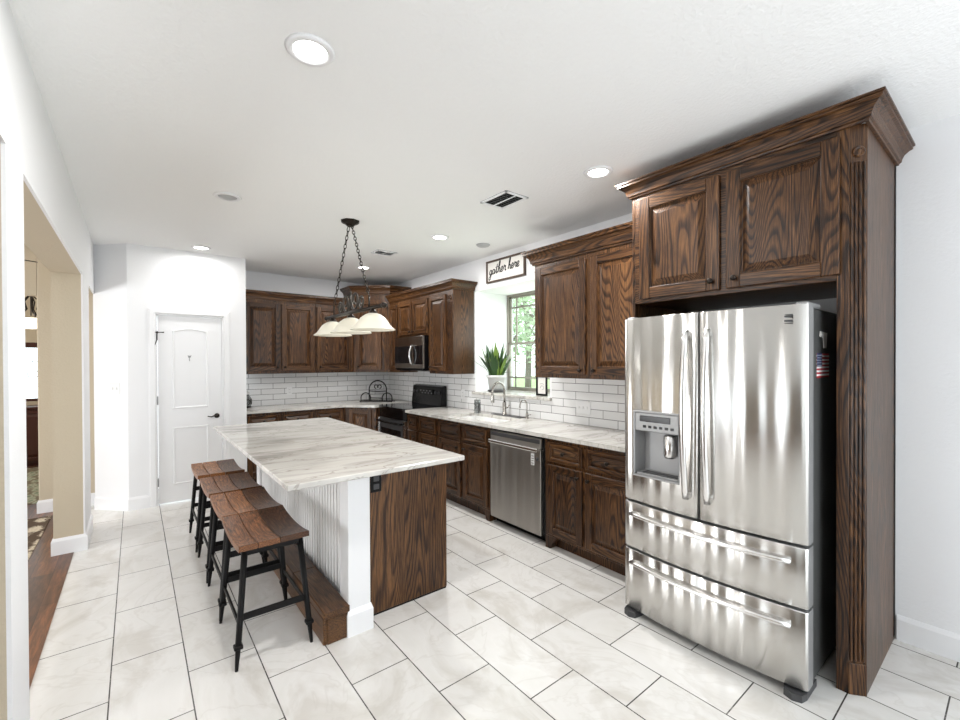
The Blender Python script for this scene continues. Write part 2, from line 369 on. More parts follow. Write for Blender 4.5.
# pantry door: two moulded panels, the upper one arched with plank lines
d0 = thing('door_1', 'white two-panel pantry door with arched upper panel', 'door', (DX0, YD, 0)); struct(d0)
m = MB(); W0 = -.012
m.box((DX0+.003, .012, W0-.03), (DX1-.003, DZ-.003, W0), .002, M=M)
def moulding(pts, wdt, mb):
    n = len(pts); c = Vector((sum(p[0] for p in pts)/n, sum(p[1] for p in pts)/n))
    rings = []
    for k, (ins, h) in enumerate(((0, .0), (.006, .006), (.014, .007), (.026, -.006), (.032, -.006))):
        out = []
        for i in range(n):
            p0, p, q = Vector(pts[i-1]), Vector(pts[i]), Vector(pts[(i+1) % n])
            e1, e2 = (p-p0).normalized(), (q-p).normalized(); n1, n2 = Vector((-e1.y, e1.x)), Vector((-e2.y, e2.x)); o = (n1+n2)/(1+n1.dot(n2))
            out.append((p.x+o.x*ins, p.y+o.y*ins, W0+h+.001))
        rings.append(out)
    vs = [v for r in rings for v in r]; fs = []
    for k in range(len(rings)-1):
        for i in range(n): j = (i+1) % n; fs.append((k*n+i, k*n+j, (k+1)*n+j, (k+1)*n+i))
    mb.add(vs, fs, M=M)
a, b = .318, .655
arch = [(a, 1.03), (b, 1.03)]+[(b-(b-a)*i/10, 1.885+.035*math.sin(PI*i/10)) for i in range(11)]
moulding(arch, .03, m); moulding([(a, .20), (b, .20), (b, .83), (a, .83)], .03, m)
for i in range(1, 4):
    x = a+.03+(b-a-.06)*i/4; m.box((x-.0015, 1.07, W0-.001), (x+.0015, 1.87, W0+.0012), 0, M=M)
m.build('door_panel', DOORP, d0)
m = MB(); Mk = M @ Matrix.Translation((.735, .925, W0)); m.lathe([(0, .014), (.022, .014), (.027, .008), (.028, 0)], 18, M=Mk)
m.tube([(0, 0, .01), (0, 0, .045)], .009, M=Mk); m.tube([(0, 0, .045), (-.03, .006, .048), (-.06, -.006, .046), (-.095, .004, .044)], [.010, .008, .007, .005], M=Mk)
m.build('door_handle', BRONZE, d0)
for z in (.25, 1.13, 1.82):
    m = MB(); m.tube([(DX0-.002, z-.045, .004), (DX0-.002, z+.045, .004)], .006, M=M); m.build('hinge', GREYP, d0)
m = MB(); m.tube([(DX0-.03, 1.862, .012), (DX0+.05, 1.862, .012)], .004, M=M); m.lathe([(0, .006), (.008, 0), (0, -.006)], 10, M=M @ Matrix.Translation((DX0+.052, 1.862, .012))); m.lathe([(0, .012), (.012, 0), (0, -.006)], 10, M=M @ Matrix.Translation((DX0, 1.862, .012)))
m.tube([(DX0, 1.86, .012), (DX0-.004, 1.78, .012), (DX0-.03, 1.70, .012)], .004, M=M)
m.build('door_latch', BRONZE, d0)
h = MB(); Mh = M @ Matrix.Translation((.475, 1.60, W0)); h.box((-.012, -.008, 0), (.012, .012, .004), .001, M=Mh); h.tube([(0, 0, .004), (0, -.03, .008), (0, -.045, .02), (0, -.03, .03)], .003, M=Mh)
for s_ in (-1, 1): h.tube([(0, -.004, .004), (s_*.012, .006, .014), (s_*.014, .016, .02)], .003, M=Mh)
tag(h.build('coat_hook', GREYP, loc=Mh.translation), 'small grey hook on the upper panel of the white pantry door', 'hook')

# sink window, deep in its recess
w1 = thing('window_1', 'double-hung window with taupe frame above the sink', 'window', (3.80, RY1, RZ0)); struct(w1)
Mw = face((3.80, RY1, RZ0), (-1, 0)); WW, WH = RY1-RY0, RZ1-RZ0
m = MB()
for a, b in (((0, 0), (.024, WH)), ((WW-.024, 0), (WW, WH)), ((.024, WH-.026), (WW-.024, WH)), ((.024, 0), (WW-.024, .026))): m.box((*a, -.05), (*b, .01), .004, M=Mw)
m.build('window_frame', WINF, w1)
mid = WH*.485
for nm, v0, v1, w in (('lower_sash', .026, mid+.016, -.02), ('upper_sash', mid-.012, WH-.026, -.045)):
    m = MB(); a0, a1 = .024, WW-.024; t_ = .020
    for a, b in (((a0, v0), (a0+t_, v1)), ((a1-t_, v0), (a1, v1)), ((a0, v0), (a1, v0+t_)), ((a0, v1-t_), (a1, v1))): m.box((*a, w), (*b, w+.025), .003, M=Mw)
    for x in (a0+.12, a1-.12): m.box((x-.010, v0, w+.006), (x+.010, v1, w+.018), 0, M=Mw)
    y = v1-.14 if nm == 'upper_sash' else v0+.14
    m.box((a0, y-.010, w+.006), (a1, y+.010, w+.018), 0, M=Mw)
    so = m.build(nm, WINF, w1)
    m = MB(); m.box((a0+.01, v0+.01, w+.011), (a1-.01, v1-.01, w+.014), 0, M=Mw); m.build('pane', PANE, so)
m = MB(); m.box((3.235, 2.945, RZ0-.028), (3.795, 4.235, RZ0+.004), .006); struct(m.build('trim_2', STONE))
# tile backsplash
TT = .010
m = MB()
m.box((XW-TT, 1.60, .94), (XW, RY0-.035, 1.40)); m.box((XW-TT, RY0-.035, .94), (XW, RY1+.04, RZ0-.028)); m.box((XW-TT, RY1+.04, .94), (XW, YB, 1.45)); m.box((XW-TT, RY1+.008, RZ0-.028), (XW, RY1+.04, 1.40))
struct(m.build('trim_3', SUBR))
m = MB(); m.box((1.04, YB-TT, .94), (XW-TT, YB, 1.40)); struct(m.build('trim_4', SUBB))

# ------------------------------------------------------------------ cabinets
def raised(mb, M, u0, u1, v0, v1, rail=.06, t=.02, w=0):
    """raised-panel front; material 0 upright grain, 1 level grain"""
    mb.box((u0, v0, w), (u0+rail, v1, w+t), .004, 0, M); mb.box((u1-rail, v0, w), (u1, v1, w+t), .004, 0, M)
    mb.box((u0+rail-.001, v0, w), (u1-rail+.001, v0+rail, w+t), .004, 1, M); mb.box((u0+rail-.001, v1-rail, w), (u1-rail+.001, v1, w+t), .004, 1, M)
    a0, a1, b0, b1 = u0+rail-.004, u1-rail+.004, v0+rail-.004, v1-rail+.004
    sl = min(.032, .3*min(a1-a0, b1-b0)); rings = []
    for ins, h in ((0, .013), (.005, .008), (.009, .003), (.014, .003), (.014+sl, .016), (.018+sl, .0175)):
        rings.append([(a0+ins, b0+ins, w+h), (a1-ins, b0+ins, w+h), (a1-ins, b1-ins, w+h), (a0+ins, b1-ins, w+h)])
    vs = [p for r in rings for p in r]
    fs = [(k*4+i, k*4+(i+1) % 4, k*4+4+(i+1) % 4, k*4+4+i) for k in range(len(rings)-1) for i in range(4)]
    fs.append(tuple((len(rings)-1)*4+i for i in range(4)))
    mb.add(vs, fs, 0 if (b1-b0) > (a1-a0)*.8 else 1, False, M)
def knob(M, u, v, parent, w=.02):
    mb = MB(); K = M @ Matrix.Translation((u, v, w))
    mb.lathe([(.009, 0), (.006, .006), (.006, .014), (.014, .018), (.016, .024), (.011, .029), (0, .030)], 14, M=K)
    return mb.build('knob', BRONZE, parent)
def front(kind, M, u0, u1, v0, v1, parent, hor, kn=None, rail=.06):
    mb = MB(); raised(mb, M, u0, u1, v0, v1, rail if kind == 'door' else .032)
    o = mb.build(kind, [OAKZ, hor], parent)
    if kn: knob(M, kn[0], kn[1], o)
    return o
CROWN = [(0, 0), (.012, 0), (.014, .010), (.022, .014), (.024, .030), (.032, .050), (.050, .068), (.062, .072), (.062, .085), (.070, .088), (.070, .098), (0, .098)]
def scaled(p, a, b): return [(x*a, y*b) for x, y in p]

XF = 2.655          # face of the right-hand base run
CT, CB = .940, .908  # worktop top and underside
def right_base(name, label, ya, yb, fronts, feet=(), group=None, top=CB):
    """base cabinet on the right wall; ya > yb, fronts given as (kind, y left, y right, z0, z1, knob)"""
    t = thing(name, label, 'cabinet', (XF, (ya+yb)/2, 0), group); M = face((XF, 0, 0), (-1, 0))
    mb = MB(); mb.box((XF, yb, .10), (XW-.001, ya, top), .002, 0); mb.box((XF+.07, yb+.002, 0), (XW-.001, ya-.002, .10), 0, 0)
    mb.build('body', OAKZ, t)
    for k, a, b, z0, z1, kn in fronts: front(k, M, -a, -b, z0, z1, t, OAKY, (-kn[0], kn[1]) if kn else None, .058)
    for y, s in feet:
        mb = MB(); P = [(0, 0), (s*.05, 0), (s*.075, .05), (s*.12, .10), (0, .10)]
        mb.prism([(-y+p[0], p[1]) for p in P], -.07, .002, 0, M); mb.build('foot', OAKZ, t)
    return t
right_base('base_cabinet', 'dark oak base cabinet with two drawers and two doors between dishwasher and refrigerator', 2.47, 1.61,
    [('drawer', 2.435, 2.085, .72, .875, (2.26, .80)), ('drawer', 2.055, 1.64, .72, .875, (1.85, .80)),
     ('door', 2.435, 2.085, .125, .695, (2.12, .64)), ('door', 2.055, 1.64, .125, .695, (2.02, .64))], feet=((2.47, 1),))
sk_cab = right_base('sink_cabinet', 'dark oak sink base cabinet with two false drawer fronts and two doors', 4.09, 3.19,
    [('drawer_front', 4.065, 3.65, .72, .875, None), ('drawer_front', 3.605, 3.215, .72, .875, None),
     ('door', 4.065, 3.65, .125, .695, (3.69, .64)), ('door', 3.605, 3.215, .125, .695, (3.57, .64))], feet=((3.19, -1),), top=.74)
mb = MB(); mb.box((XF, 3.19, .741), (XF+.02, 4.09, CB), .001); mb.build('face_frame', OAKY, sk_cab)
right_base('drawer_cabinet', 'dark oak cabinet with one drawer over a door, left of the sink cabinet', 4.51, 4.095,
    [('drawer', 4.485, 4.12, .72, .875, (4.30, .80)), ('door', 4.485, 4.12, .125, .695, (4.16, .64))])
right_base('narrow_cabinet', 'narrow dark oak base cabinet squeezed against the right side of the range', 4.775, 4.515,
    [('drawer', 4.755, 4.535, .72, .875, (4.645, .80)), ('door', 4.755, 4.535, .125, .695, (4.58, .64))])
# corner and back base cabinets
P1, P2 = Vector((2.30, 5.91)), Vector((2.60, 5.575))
cb = thing('corner_base_cabinet', 'dark oak diagonal corner base cabinet left of the black range', 'cabinet', (2.8, 6.1, 0))
mb = MB(); mb.prism([P1, P2, (XW-.002, 5.575), (XW-.002, YB-.002), (P1.x, YB-.002)], .10, CB); mb.prism([(P1.x+.06, 5.97), (2.66, 5.64), (XW-.01, 5.64), (XW-.01, YB-.01), (P1.x+.06, YB-.01)], 0, .10); mb.build('body', OAKZ, cb)
dn = Vector(((P2-P1).y, -(P2-P1).x)).normalized(); LD = (P2-P1).length
Md = face((P1.x, P1.y, 0), (dn.x, dn.y)); front('door', Md, .06, LD-.06, .125, .875, cb, OAKX, (LD-.09, .6), .055)
for i, (nm, lb, a, b, fr) in enumerate((
    ('back_base_cabinet', 'dark oak base cabinet on the back wall beside the white pantry wall', 1.045, 1.87, ((1.065, 1.445), (1.465, 1.85))),
    ('back_base_cabinet', 'dark oak single-drawer base cabinet on the back wall next to the diagonal corner', 1.872, 2.298, ((1.89, 2.26),)))):
    t = thing(nm, lb, 'cabinet', ((a+b)/2, 5.91, 0)); M = face((0, 5.91, 0), (0, -1))
    mb = MB(); mb.box((a, 5.91, .10), (b, YB-.002, CB), .002); mb.box((a, 5.98, 0), (b, YB-.002, .10)); mb.build('body', OAKZ, t)
    for u, v in fr:
        front('drawer', M, u, v, .72, .875, t, OAKX, ((u+v)/2, .80)); front('door', M, u, v, .125, .695, t, OAKX, (v-.04, .64))
# worktops
wt = MB(); XE = 2.615; sx0, sx1, sy0, sy1 = 2.74, 3.10, 3.20, 3.99
def slab(x0, x1, y0, y1): wt.box((x0, y0, CB), (x1, y1, CT), 0)
slab(XE, sx0, 1.612, 4.775); slab(sx1, XW-TT, 1.612, 4.775); slab(sx0, sx1, 1.612, sy0); slab(sx0, sx1, sy1, 4.775)
tag(wt.build('worktop', STONE, loc=(2.9, 3.2, CB)), 'long pale stone worktop with the sink under the window', 'countertop')
wt = MB(); wt.prism([(1.045, 5.875), (2.285, 5.875), (2.575, 5.55), (XW-TT, 5.55), (XW-TT, YB-TT), (1.045, YB-TT)], CB, CT)
tag(wt.build('worktop', STONE, loc=(2.0, 6.2, CB)), 'pale stone worktop along the back wall turning the corner to the range', 'countertop')
# sink
sk = thing('kitchen_sink', 'white undermount sink in the worktop below the window', 'sink', (2.92, 3.6, .74))
mb = MB()
def basin(o, zt, zb, r, mb):
    x0, x1, y0, y1 = sx0-.008+o, sx1+.008-o, sy0-.008+o, sy1+.008-o; return x0, x1, y0, y1
e = .012
mb.box((sx0-e, sy0-e, .745), (sx0, sy1+e, CB-.001), 0); mb.box((sx1, sy0-e, .745), (sx1+e, sy1+e, CB-.001), 0); mb.box((sx0, sy0-e, .745), (sx1, sy0, CB-.001), 0); mb.box((sx0, sy1, .745), (sx1, sy1+e, CB-.001), 0)
mb.box((sx0-e, sy0-e, .742), (sx1+e, sy1+e, .756), 0); mb.build('basin', PORC, sk)
mb = MB(); mb.lathe([(0, .002), (.03, .002), (.042, .005), (.045, 0)], 20, M=Matrix.Translation((2.93, 3.6, .757))); mb.build('drain', CHROME, sk)
# main faucet
fx, fy = 3.185, 3.57
ft = thing('faucet', 'tall gooseneck nickel faucet with pull-down spray head', 'faucet', (fx, fy, CT))
mb = MB(); mb.box((fx-.04, 3.285, CT), (fx+.04, 3.76, CT+.008), .003); mb.build('base_plate', CHAR, ft)
mb = MB(); mb.lathe([(.028, 0), (.028, .02), (.021, .03), (.021, .13), (.017, .14)], 18, M=Matrix.Translation((fx, fy, CT+.006)))
arc = [(fx, fy, CT+.14), (fx, fy, CT+.27)]+[(fx-.085+.085*math.cos(a), fy, CT+.27+.095*math.sin(a)) for a in [PI*i/10 for i in range(1, 11)]]
arc.append((fx-.17, fy, CT+.24)); mb.tube(arc, .0125, 12); mb.build('spout', CHROME, ft)
mb = MB(); mb.lathe([(.0, 0), (.018, 0), (.020, .02), (.016, .08), (.013, .10), (0, .10)], 16, M=Matrix.Translation((fx-.17, fy, CT+.15))); mb.build('spray_head', CHROME, ft)
mb = MB(); mb.tube([(fx, fy-.018, CT+.085), (fx, fy-.045, CT+.09), (fx-.01, fy-.085, CT+.115)], [.012, .009, .006], 10); mb.build('lever', CHROME, ft)
f2 = thing('filter_faucet', 'small curved filtered-water tap right of the tall faucet', 'faucet', (3.185, 3.22, CT))
mb = MB(); mb.lathe([(.022, 0), (.022, .01), (.013, .02), (.013, .05), (.009, .06)], 16, M=Matrix.Translation((3.185, 3.22, CT)))
mb.tube([(3.185, 3.22, CT+.05), (3.185, 3.22, CT+.14)]+[(3.185-.05+.05*math.cos(a), 3.22, CT+.14+.055*math.sin(a)) for a in [PI*i/9 for i in range(1, 10)]]+[(3.085, 3.22, CT+.115)], .007, 10); mb.build('spout', CHROME, f2)
mb = MB(); mb.tube([(3.185, 3.208, CT+.035), (3.185, 3.165, CT+.045)], .006, 8); mb.build('lever', CHROME, f2)
# etched tumbler by the sink
gl = thing('tumbler', 'clear patterned drinking glass standing left of the sink faucet', 'glass', (3.09, 3.93, CT))
mb = MB(); mb.lathe([(0, .004), (.030, .004), (.034, .12), (.034, .155), (.037, .155), (.036, .0), (0, 0)], 20, M=Matrix.Translation((3.09, 3.93, CT))); mb.build('vessel', JARG, gl)
mb = MB()
for k in range(3):
    mb.tube([(3.09+.0375*math.cos(a+k*2.1), 3.93+.0375*math.sin(a+k*2.1), CT+.02+.11*i/14) for i, a in enumerate([4*PI*j/14 for j in range(15)])], .0035, 5)
mb.build('pattern', CHAR, gl)

# ------------------------------------------------------------------ upper cabinets
UB, UT = 1.385, 2.40
def upper_crown(t, path, z, mt, k=1.0): mb = MB(); mb.sweep(path, scaled(CROWN, k, k), z); return mb.build('crown_moulding', mt, t)
def upper_rail(mb, x0, x1, y0, y1, z): mb.box((x0, y0, z), (x1, y1, z+.03), .003)
YU = 6.215
M = face((0, YU, 0), (0, -1))
for lb, a, b, ds in (('dark oak two-door wall cabinet on the back wall beside the white pantry wall', 1.045, 1.99, ((1.095, 1.525, 1.49), (1.545, 1.975, 1.58))),
                     ('dark oak single-door wall cabinet on the back wall behind the pendant lamp', 1.992, 2.545, ((2.01, 2.51, 2.05),))):
    t = thing('wall_cabinet', lb, 'cabinet', ((a+b)/2, YU, UB)); mb = MB(); mb.box((a, YU, UB), (b, YB-.001, 2.375), .003); mb.build('body', [OAKZ], t)
    for u, v, k in ds: front('door', M, u, v, UB+.035, 2.315, t, OAKX, (k, UB+.085))
    upper_crown(t, [(a, YU), (b, YU)], 2.355, OAKX, 1.1)
# diagonal corner wall cabinet, taller
Q1, Q2 = Vector((2.55, 6.205)), Vector((2.945, 5.83))
t = thing('corner_wall_cabinet', 'tall dark oak diagonal corner wall cabinet with raised crown', 'cabinet', (2.95, 6.2, UB))
mb = MB(); mb.prism([Q1, Q2, (XW-.002, 5.83), (XW-.002, YB-.002), (2.55, YB-.002)], UB, 2.56); mb.build('body', OAKZ, t)
qn = Vector(((Q2-Q1).y, -(Q2-Q1).x)).normalized(); LQ = (Q2-Q1).length; Mq = face((Q1.x, Q1.y, 0), (qn.x, qn.y))
front('door', Mq, .035, LQ-.12, UB+.035, 2.45, t, OAKX, (.08, UB+.085))
mb = MB()
for k in range(5): mb.box((LQ-.085+k*.014, UB+.03, 0), (LQ-.077+k*.014, 2.42, .006), .002, M=Mq)
mb.build('fluting', OAKZ, t)
upper_crown(t, [(2.55, YB-.002), Q1, Q2, (XW-.002, 5.83)], 2.53, OAKX, 1.25)
# cabinets over range
XU = 2.945; M = face((XU, 0, 0), (-1, 0))
def right_upper(name, label, ya, yb, z0, z1, doors, crown_path, crown_z, extra=None, xu=XU, k=1.05):
    t = thing(name, label, 'cabinet', (xu, (ya+yb)/2, z0)); Mu = face((xu, 0, 0), (-1, 0))
    mb = MB(); mb.box((xu, yb, z0), (XW-TT-.001, ya, z1), .003); mb.build('body', OAKZ, t)
    for a, b, c, d, kn in doors: front('door', Mu, -a, -b, c, d, t, OAKY, (-kn[0], kn[1]) if kn else None, .055)
    upper_crown(t, crown_path, crown_z, OAKY, k)
    return t
right_upper('narrow_wall_cabinet', 'narrow dark oak wall cabinet left of the microwave', 5.828, 5.56, UB, 2.42, [(5.81, 5.58, UB+.035, 2.35, None)], [(XU, 5.828), (XU, 5.56)], 2.395)
right_upper('microwave_cabinet', 'short dark oak two-door wall cabinet directly above the microwave', 5.558, 4.732, 1.875, 2.42,
    [(5.545, 5.155, 1.90, 2.35, (5.19, 1.94)), (5.135, 4.745, 1.90, 2.35, (5.10, 1.94))], [(XU, 5.558), (XU, 4.732)], 2.395)
t = right_upper('tall_wall_cabinet', 'dark oak wall cabinet with rosette pilaster and end panel left of the window', 4.73, 4.205, UB, 2.42, [(4.715, 4.345, UB+.035, 2.35, (4.67, UB+.085))],
    [(XU, 4.73), (XU, 4.205), (XW-TT-.002, 4.205)], 2.395)
def rosette(mb, M, u, v, w, r=.028):
    mb.lathe([(r, 0), (r, .008), (r*.8, .012), (r*.65, .006), (r*.4, .006), (r*.3, .013), (0, .015)], 18, M=M @ Matrix.Translation((u, v, w)))
mb = MB(); rosette(mb, M, -4.268, 2.30, 0)
for k in range(5): mb.box((-4.313+k*.018, UB+.05, 0), (-4.304+k*.018, 2.25, .005), .002, M=M)
mb.build('pilaster', OAKZ, t)
# right wall cabinet between window and refrigerator surround
xu = 2.94
t = thing('wall_cabinet', 'dark oak two-door wall cabinet between window and refrigerator surround', 'cabinet', (xu, 2.2, UB)); Mu = face((xu, 0, 0), (-1, 0))
mb = MB(); mb.box((xu, 1.612, UB), (XW-TT-.001, 2.865, 2.45), .003); mb.build('body', OAKZ, t)
for a, b, k in ((2.835, 2.27, 2.32), (2.22, 1.64, 2.18)): front('door', Mu, -a, -b, UB+.035, 2.385, t, OAKY, (-k, UB+.07), .065)
upper_crown(t, [(XW-TT-.002, 2.865), (xu, 2.865), (xu, 1.612)], 2.425, OAKY, 1.3)
mb = MB(); rosette(mb, face((xu, 2.865, 0), (0, 1)), -.03, 2.37, 0, .022); mb.build('rosette', OAKZ, t)

# ------------------------------------------------------------------ refrigerator surround
fs = thing('refrigerator_surround', 'tall dark oak cabinet framing the refrigerator with crown moulding', 'cabinet', (2.9, 1.0, 0))
FX = 2.555
mb = MB(); mb.prism([(FX, .507), (FX+.045, .45), (XW-.002, .45), (XW-.002, .475), (FX+.06, .475), (FX+.06, .55), (FX, .55)], 0, 2.60); mb.build('end_panel', OAKZ, fs)
mb = MB(); mb.box((XW-.03, .447, .02), (XW-.004, .4505, 2.585)); mb.build('scribe_strip', BLACKM, fs)
cn = Vector((-.057, -.045)).normalized(); Mc = face((FX, .507, 0), (cn.x, cn.y)); LC = math.hypot(.057, .045)
mb = MB()
for k in range(4): mb.box((.006+k*.0165, .155, 0), (.0145+k*.0165, 2.43, .008), .003, M=Mc)
mb.box((0, .0, 0), (LC, .145, .006), .003, M=Mc); mb.build('fluted_pilaster', OAKZ, fs)
mb = MB(); rosette(mb, Mc, LC/2, 2.475, 0, .024); mb.build('rosette', OAKZ, fs)
mb = MB(); mb.box((FX, 1.585, 0), (XW-.002, 1.605, 2.60), .002); mb.build('side_panel', OAKZ, fs)
mb = MB(); mb.box((FX, .55, 1.90), (XW-.002, 1.585, 2.60), .002); mb.build('body', OAKY, fs)
Mf = face((FX, 0, 0), (-1, 0))
front('door', Mf, -1.545, -1.06, 1.925, 2.56, fs, OAKY, (-1.10, 1.975), .07); front('door', Mf, -1.025, -.537, 1.925, 2.56, fs, OAKY, (-.98, 1.975), .07)
mb = MB(); mb.sweep([(XW-.002, 1.605), (FX, 1.605), (FX, .45), (XW-.002, .45)], scaled(CROWN, 1.1, .95), 2.588); mb.build('crown_moulding', OAKY, fs)

# ------------------------------------------------------------------ refrigerator
RF = thing('refrigerator', 'stainless steel french-door refrigerator with two freezer drawers', 'refrigerator', (2.75, 1.06, 0))
ya, yb = .605, 1.530; XR = 2.345; ym = (ya+yb)/2
mb = MB(); mb.box((2.43, ya+.012, .03), (3.14, yb-.012, 1.775), .006); mb.build('body', GREYB, RF)
def bulge(y): return XR-.040*(1-((y-ym)/((yb-ya)/2))**2)
def bowed(y0, y1, z0, z1, hole=None):
    """door skin following the bowed front, with rounded ends, closed to the back"""
    mb = MB(); n = 22; ys = [y0, y0+.003, y0+.009]+[y0+.009+(y1-y0-.018)*i/n for i in range(1, n)]+[y1-.009, y1-.003, y1]
    if hole: ys = sorted(set(ys+[hole[0], hole[1]]))
    def xf(y):
        e = min(y-y0, y1-y); return bulge(y)+(0 if e > .0085 else .010*(1-e/.009)**2)
    zs = [z0, z0+.004]+([hole[2], hole[3]] if hole else [])+[z1-.004, z1]
    def xx(y, z): return xf(y)+(.004 if z in (z0, z1) else 0)
    vs = [(xx(y, z), y, z) for z in zs for y in ys]; c = len(ys); fs = []
    for j in range(len(zs)-1):
        for i in range(c-1):
            if hole and abs(zs[j]-hole[2]) < 1e-6 and ys[i] >= hole[0]-1e-6 and ys[i+1] <= hole[1]+1e-6: continue
            fs.append((j*c+i, j*c+i+1, (j+1)*c+i+1, (j+1)*c+i))
    mb.add(vs, fs, 0, True)
    xb = 2.425; mb.add([(xb, y, z) for z in (z0, z1) for y in (y0, y1)], [(0, 1, 3, 2)], 1)
    # sides
    top = [(xf(y)+.004, y) for y in ys]
    for z in (z0, z1): mb.add([(x, y, z) for x, y in top]+[(xb, y1, z), (xb, y0, z)], [tuple(range(c+2))], 1)
    for y in (y0, y1): mb.add([(xx(y, z), y, z) for z in zs]+[(xb, y, z1), (xb, y, z0)], [tuple(range(len(zs)+2))], 1)
    return mb
GAP = .004
hy0, hy1, hz0, hz1 = 1.170, 1.440, .865, 1.235
d_r = bowed(ya, ym-GAP, .70, 1.785).build('door', [STEEL, GREYP], RF)
d_l = bowed(ym+GAP, yb, .70, 1.785, (hy0, hy1, hz0, hz1)).build('door', [STEEL, GREYP], RF)
dr1 = bowed(ya, yb, .412, .685).build('freezer_drawer', [STEEL, GREYP], RF)
dr2 = bowed(ya, yb, .045, .398).build('freezer_drawer', [STEEL, GREYP], RF)
for d, y in ((d_r, ym-.055), (d_l, ym+.055)):
    mb = MB(); pts = [(bulge(y)-.022-.038*math.sin(PI*i/16)**.8, y, .80+.89*i/16) for i in range(17)]
    mb.tube(pts, .017, 10, flat=.75); mb.box((bulge(y)-.03, y-.012, .795), (bulge(y)+.004, y+.012, .83), .004); mb.box((bulge(y)-.03, y-.012, 1.66), (bulge(y)+.004, y+.012, 1.695), .004)
    mb.build('handle', STEELH, d)
for d, z in ((dr1, .625), (dr2, .335)):
    mb = MB(); ys = [.66+.80*i/18 for i in range(19)]
    mb.tube([(bulge(y)-.026-.014*math.sin(PI*i/18), y, z) for i, y in enumerate(ys)], .020, 10, flat=.7)
    for y in (.68, 1.44): mb.box((bulge(y)-.03, y-.015, z-.010), (bulge(y)+.004, y+.015, z+.010), .003)
    mb.build('handle', STEELH, d)
# dispenser
mb = MB(); xb = 2.40
pts = [(hy0, hz0), (hy1, hz0), (hy1, hz1), (hy0, hz1)]
ins = [(hy0+.03, hz0+.03), (hy1-.03, hz0+.03), (hy1-.03, 1.12), (hy0+.03, 1.12)]
mb.add([(bulge(y)-.004, y, z) for y, z in pts]+[(xb, y, z) for y, z in ((hy0+.015, hz0+.02), (hy1-.015, hz0+.02), (hy1-.015, 1.13), (hy0+.015, 1.13))], [(0, 1, 5, 4), (1, 2, 6, 5), (3, 0, 4, 7), (4, 5, 6, 7)], 0)
for a, b in (((hy0-.006, hz0-.008), (hy1+.006, hz0+.004)), ((hy0-.006, hz1-.004), (hy1+.006, hz1+.008)), ((hy0-.006, hz0), (hy0+.005, hz1)), ((hy1-.005, hz0), (hy1+.006, hz1))): mb.box((2.305, a[0], a[1]), (2.335, b[0], b[1]), .003, 0)
ds = mb.build('water_dispenser', GREYP, RF)
mb = MB(); mb.box((2.311, hy0+.004, 1.125), (2.37, hy1-.004, hz1-.003), .004, 0); mb.box((2.308, hy0+.05, 1.18), (2.315, hy1-.035, 1.215), .002, 1)
for k in range(6): mb.box((2.309, hy0+.03+k*.033, 1.145), (2.313, hy0+.05+k*.033, 1.160), .001, 1)
mb.build('control_panel', [GREYP, BLACK], ds)
mb = MB(); mb.lathe([(.0, 0), (.030, 0), (.035, .02), (.035, .12), (.025, .13), (0, .13)], 16, M=Matrix.Translation((2.355, hy0+.075, .985))); mb.build('nozzle', STEELH, ds)
mb = MB(); mb.box((2.315, hy0+.012, hz0+.004), (2.39, hy1-.012, hz0+.016), .003, 0)
for k in range(9): mb.box((2.318, hy0+.02+k*.024, hz0+.015), (2.385, hy0+.034+k*.024, hz0+.019), 0, 1)
mb.build('drip_tray', [GREYP, CHAR], ds)
# emblem, hinge covers, feet
mb = MB(); Me = face((bulge(.678)-.0004, .678, 1.72), (-1, 0))
for z in (-.013, .007): mb.box((-.02, z, 0), (.02, z+.009, .0015), .001, M=Me)
for z in (-.021, .018): mb.box((-.017, z, 0), (.02, z+.003, .0015), .0005, M=Me)
mb.box((.014, .004, 0), (.02, .021, .0015), .0005, M=Me); mb.box((-.02, -.021, 0), (-.014, -.004, .0015), .0005, M=Me)
mb.build('emblem', CHAR, d_r)
for y in (ya+.03, yb-.03):
    mb = MB(); mb.box((2.37, y-.025, 1.775), (2.56, y+.025, 1.797), .006); mb.build('hinge_cover', GREYP, RF)
for y in (ya+.05, yb-.05):
    mb = MB(); mb.prism([(2.36, y-.045), (2.32, y-.035), (2.305, y), (2.32, y+.035), (2.36, y+.045), (2.5, y+.045), (2.5, y-.045)], 0, .032); mb.build('foot', CHAR, RF)
mb = MB(); mb.box((2.42, ya+.1, .0), (2.46, yb-.1, .04)); mb.build('kick_grille', CHAR, RF)
# flag magnet and paper slip on the refrigerator's side
Ms = face((2.62, ya+.0118, 1.505), (0, -1))
fg = thing('flag_magnet', 'striped flag magnet on the dark side of the refrigerator', 'magnet', Ms.translation)
mb = MB()
for k in range(13): mb.box((-.10, -.058+k*.009, 0), (.10, -.058+(k+1)*.009, .0015), 0, 0 if k % 2 == 0 else 1, Ms)
mb.build('stripes', [RED, WHT], fg)
mb = MB(); mb.box((-.10, -.004, .001), (-.020, .059, .0024), 0, 0, Ms)
for r in range(5):
    for c in range(5): mb.box((-.094+c*.015, 0+r*.012, .0022), (-.089+c*.015, .003+r*.012, .003), 0, 1, Ms)
mb.build('canton', [NAVY, WHT], fg)
mb = MB(); mb.prism([(.01, .085), (.055, .085), (.07, .16), (-.05, .165), (-.055, .14), (0, .135)], 0, .0015, 0, Ms)
tag(mb.build('paper_slip', PAPER, loc=Ms.translation+Vector((.01, 0, .11))), 'torn white paper slip above the flag magnet on refrigerator side', 'note')

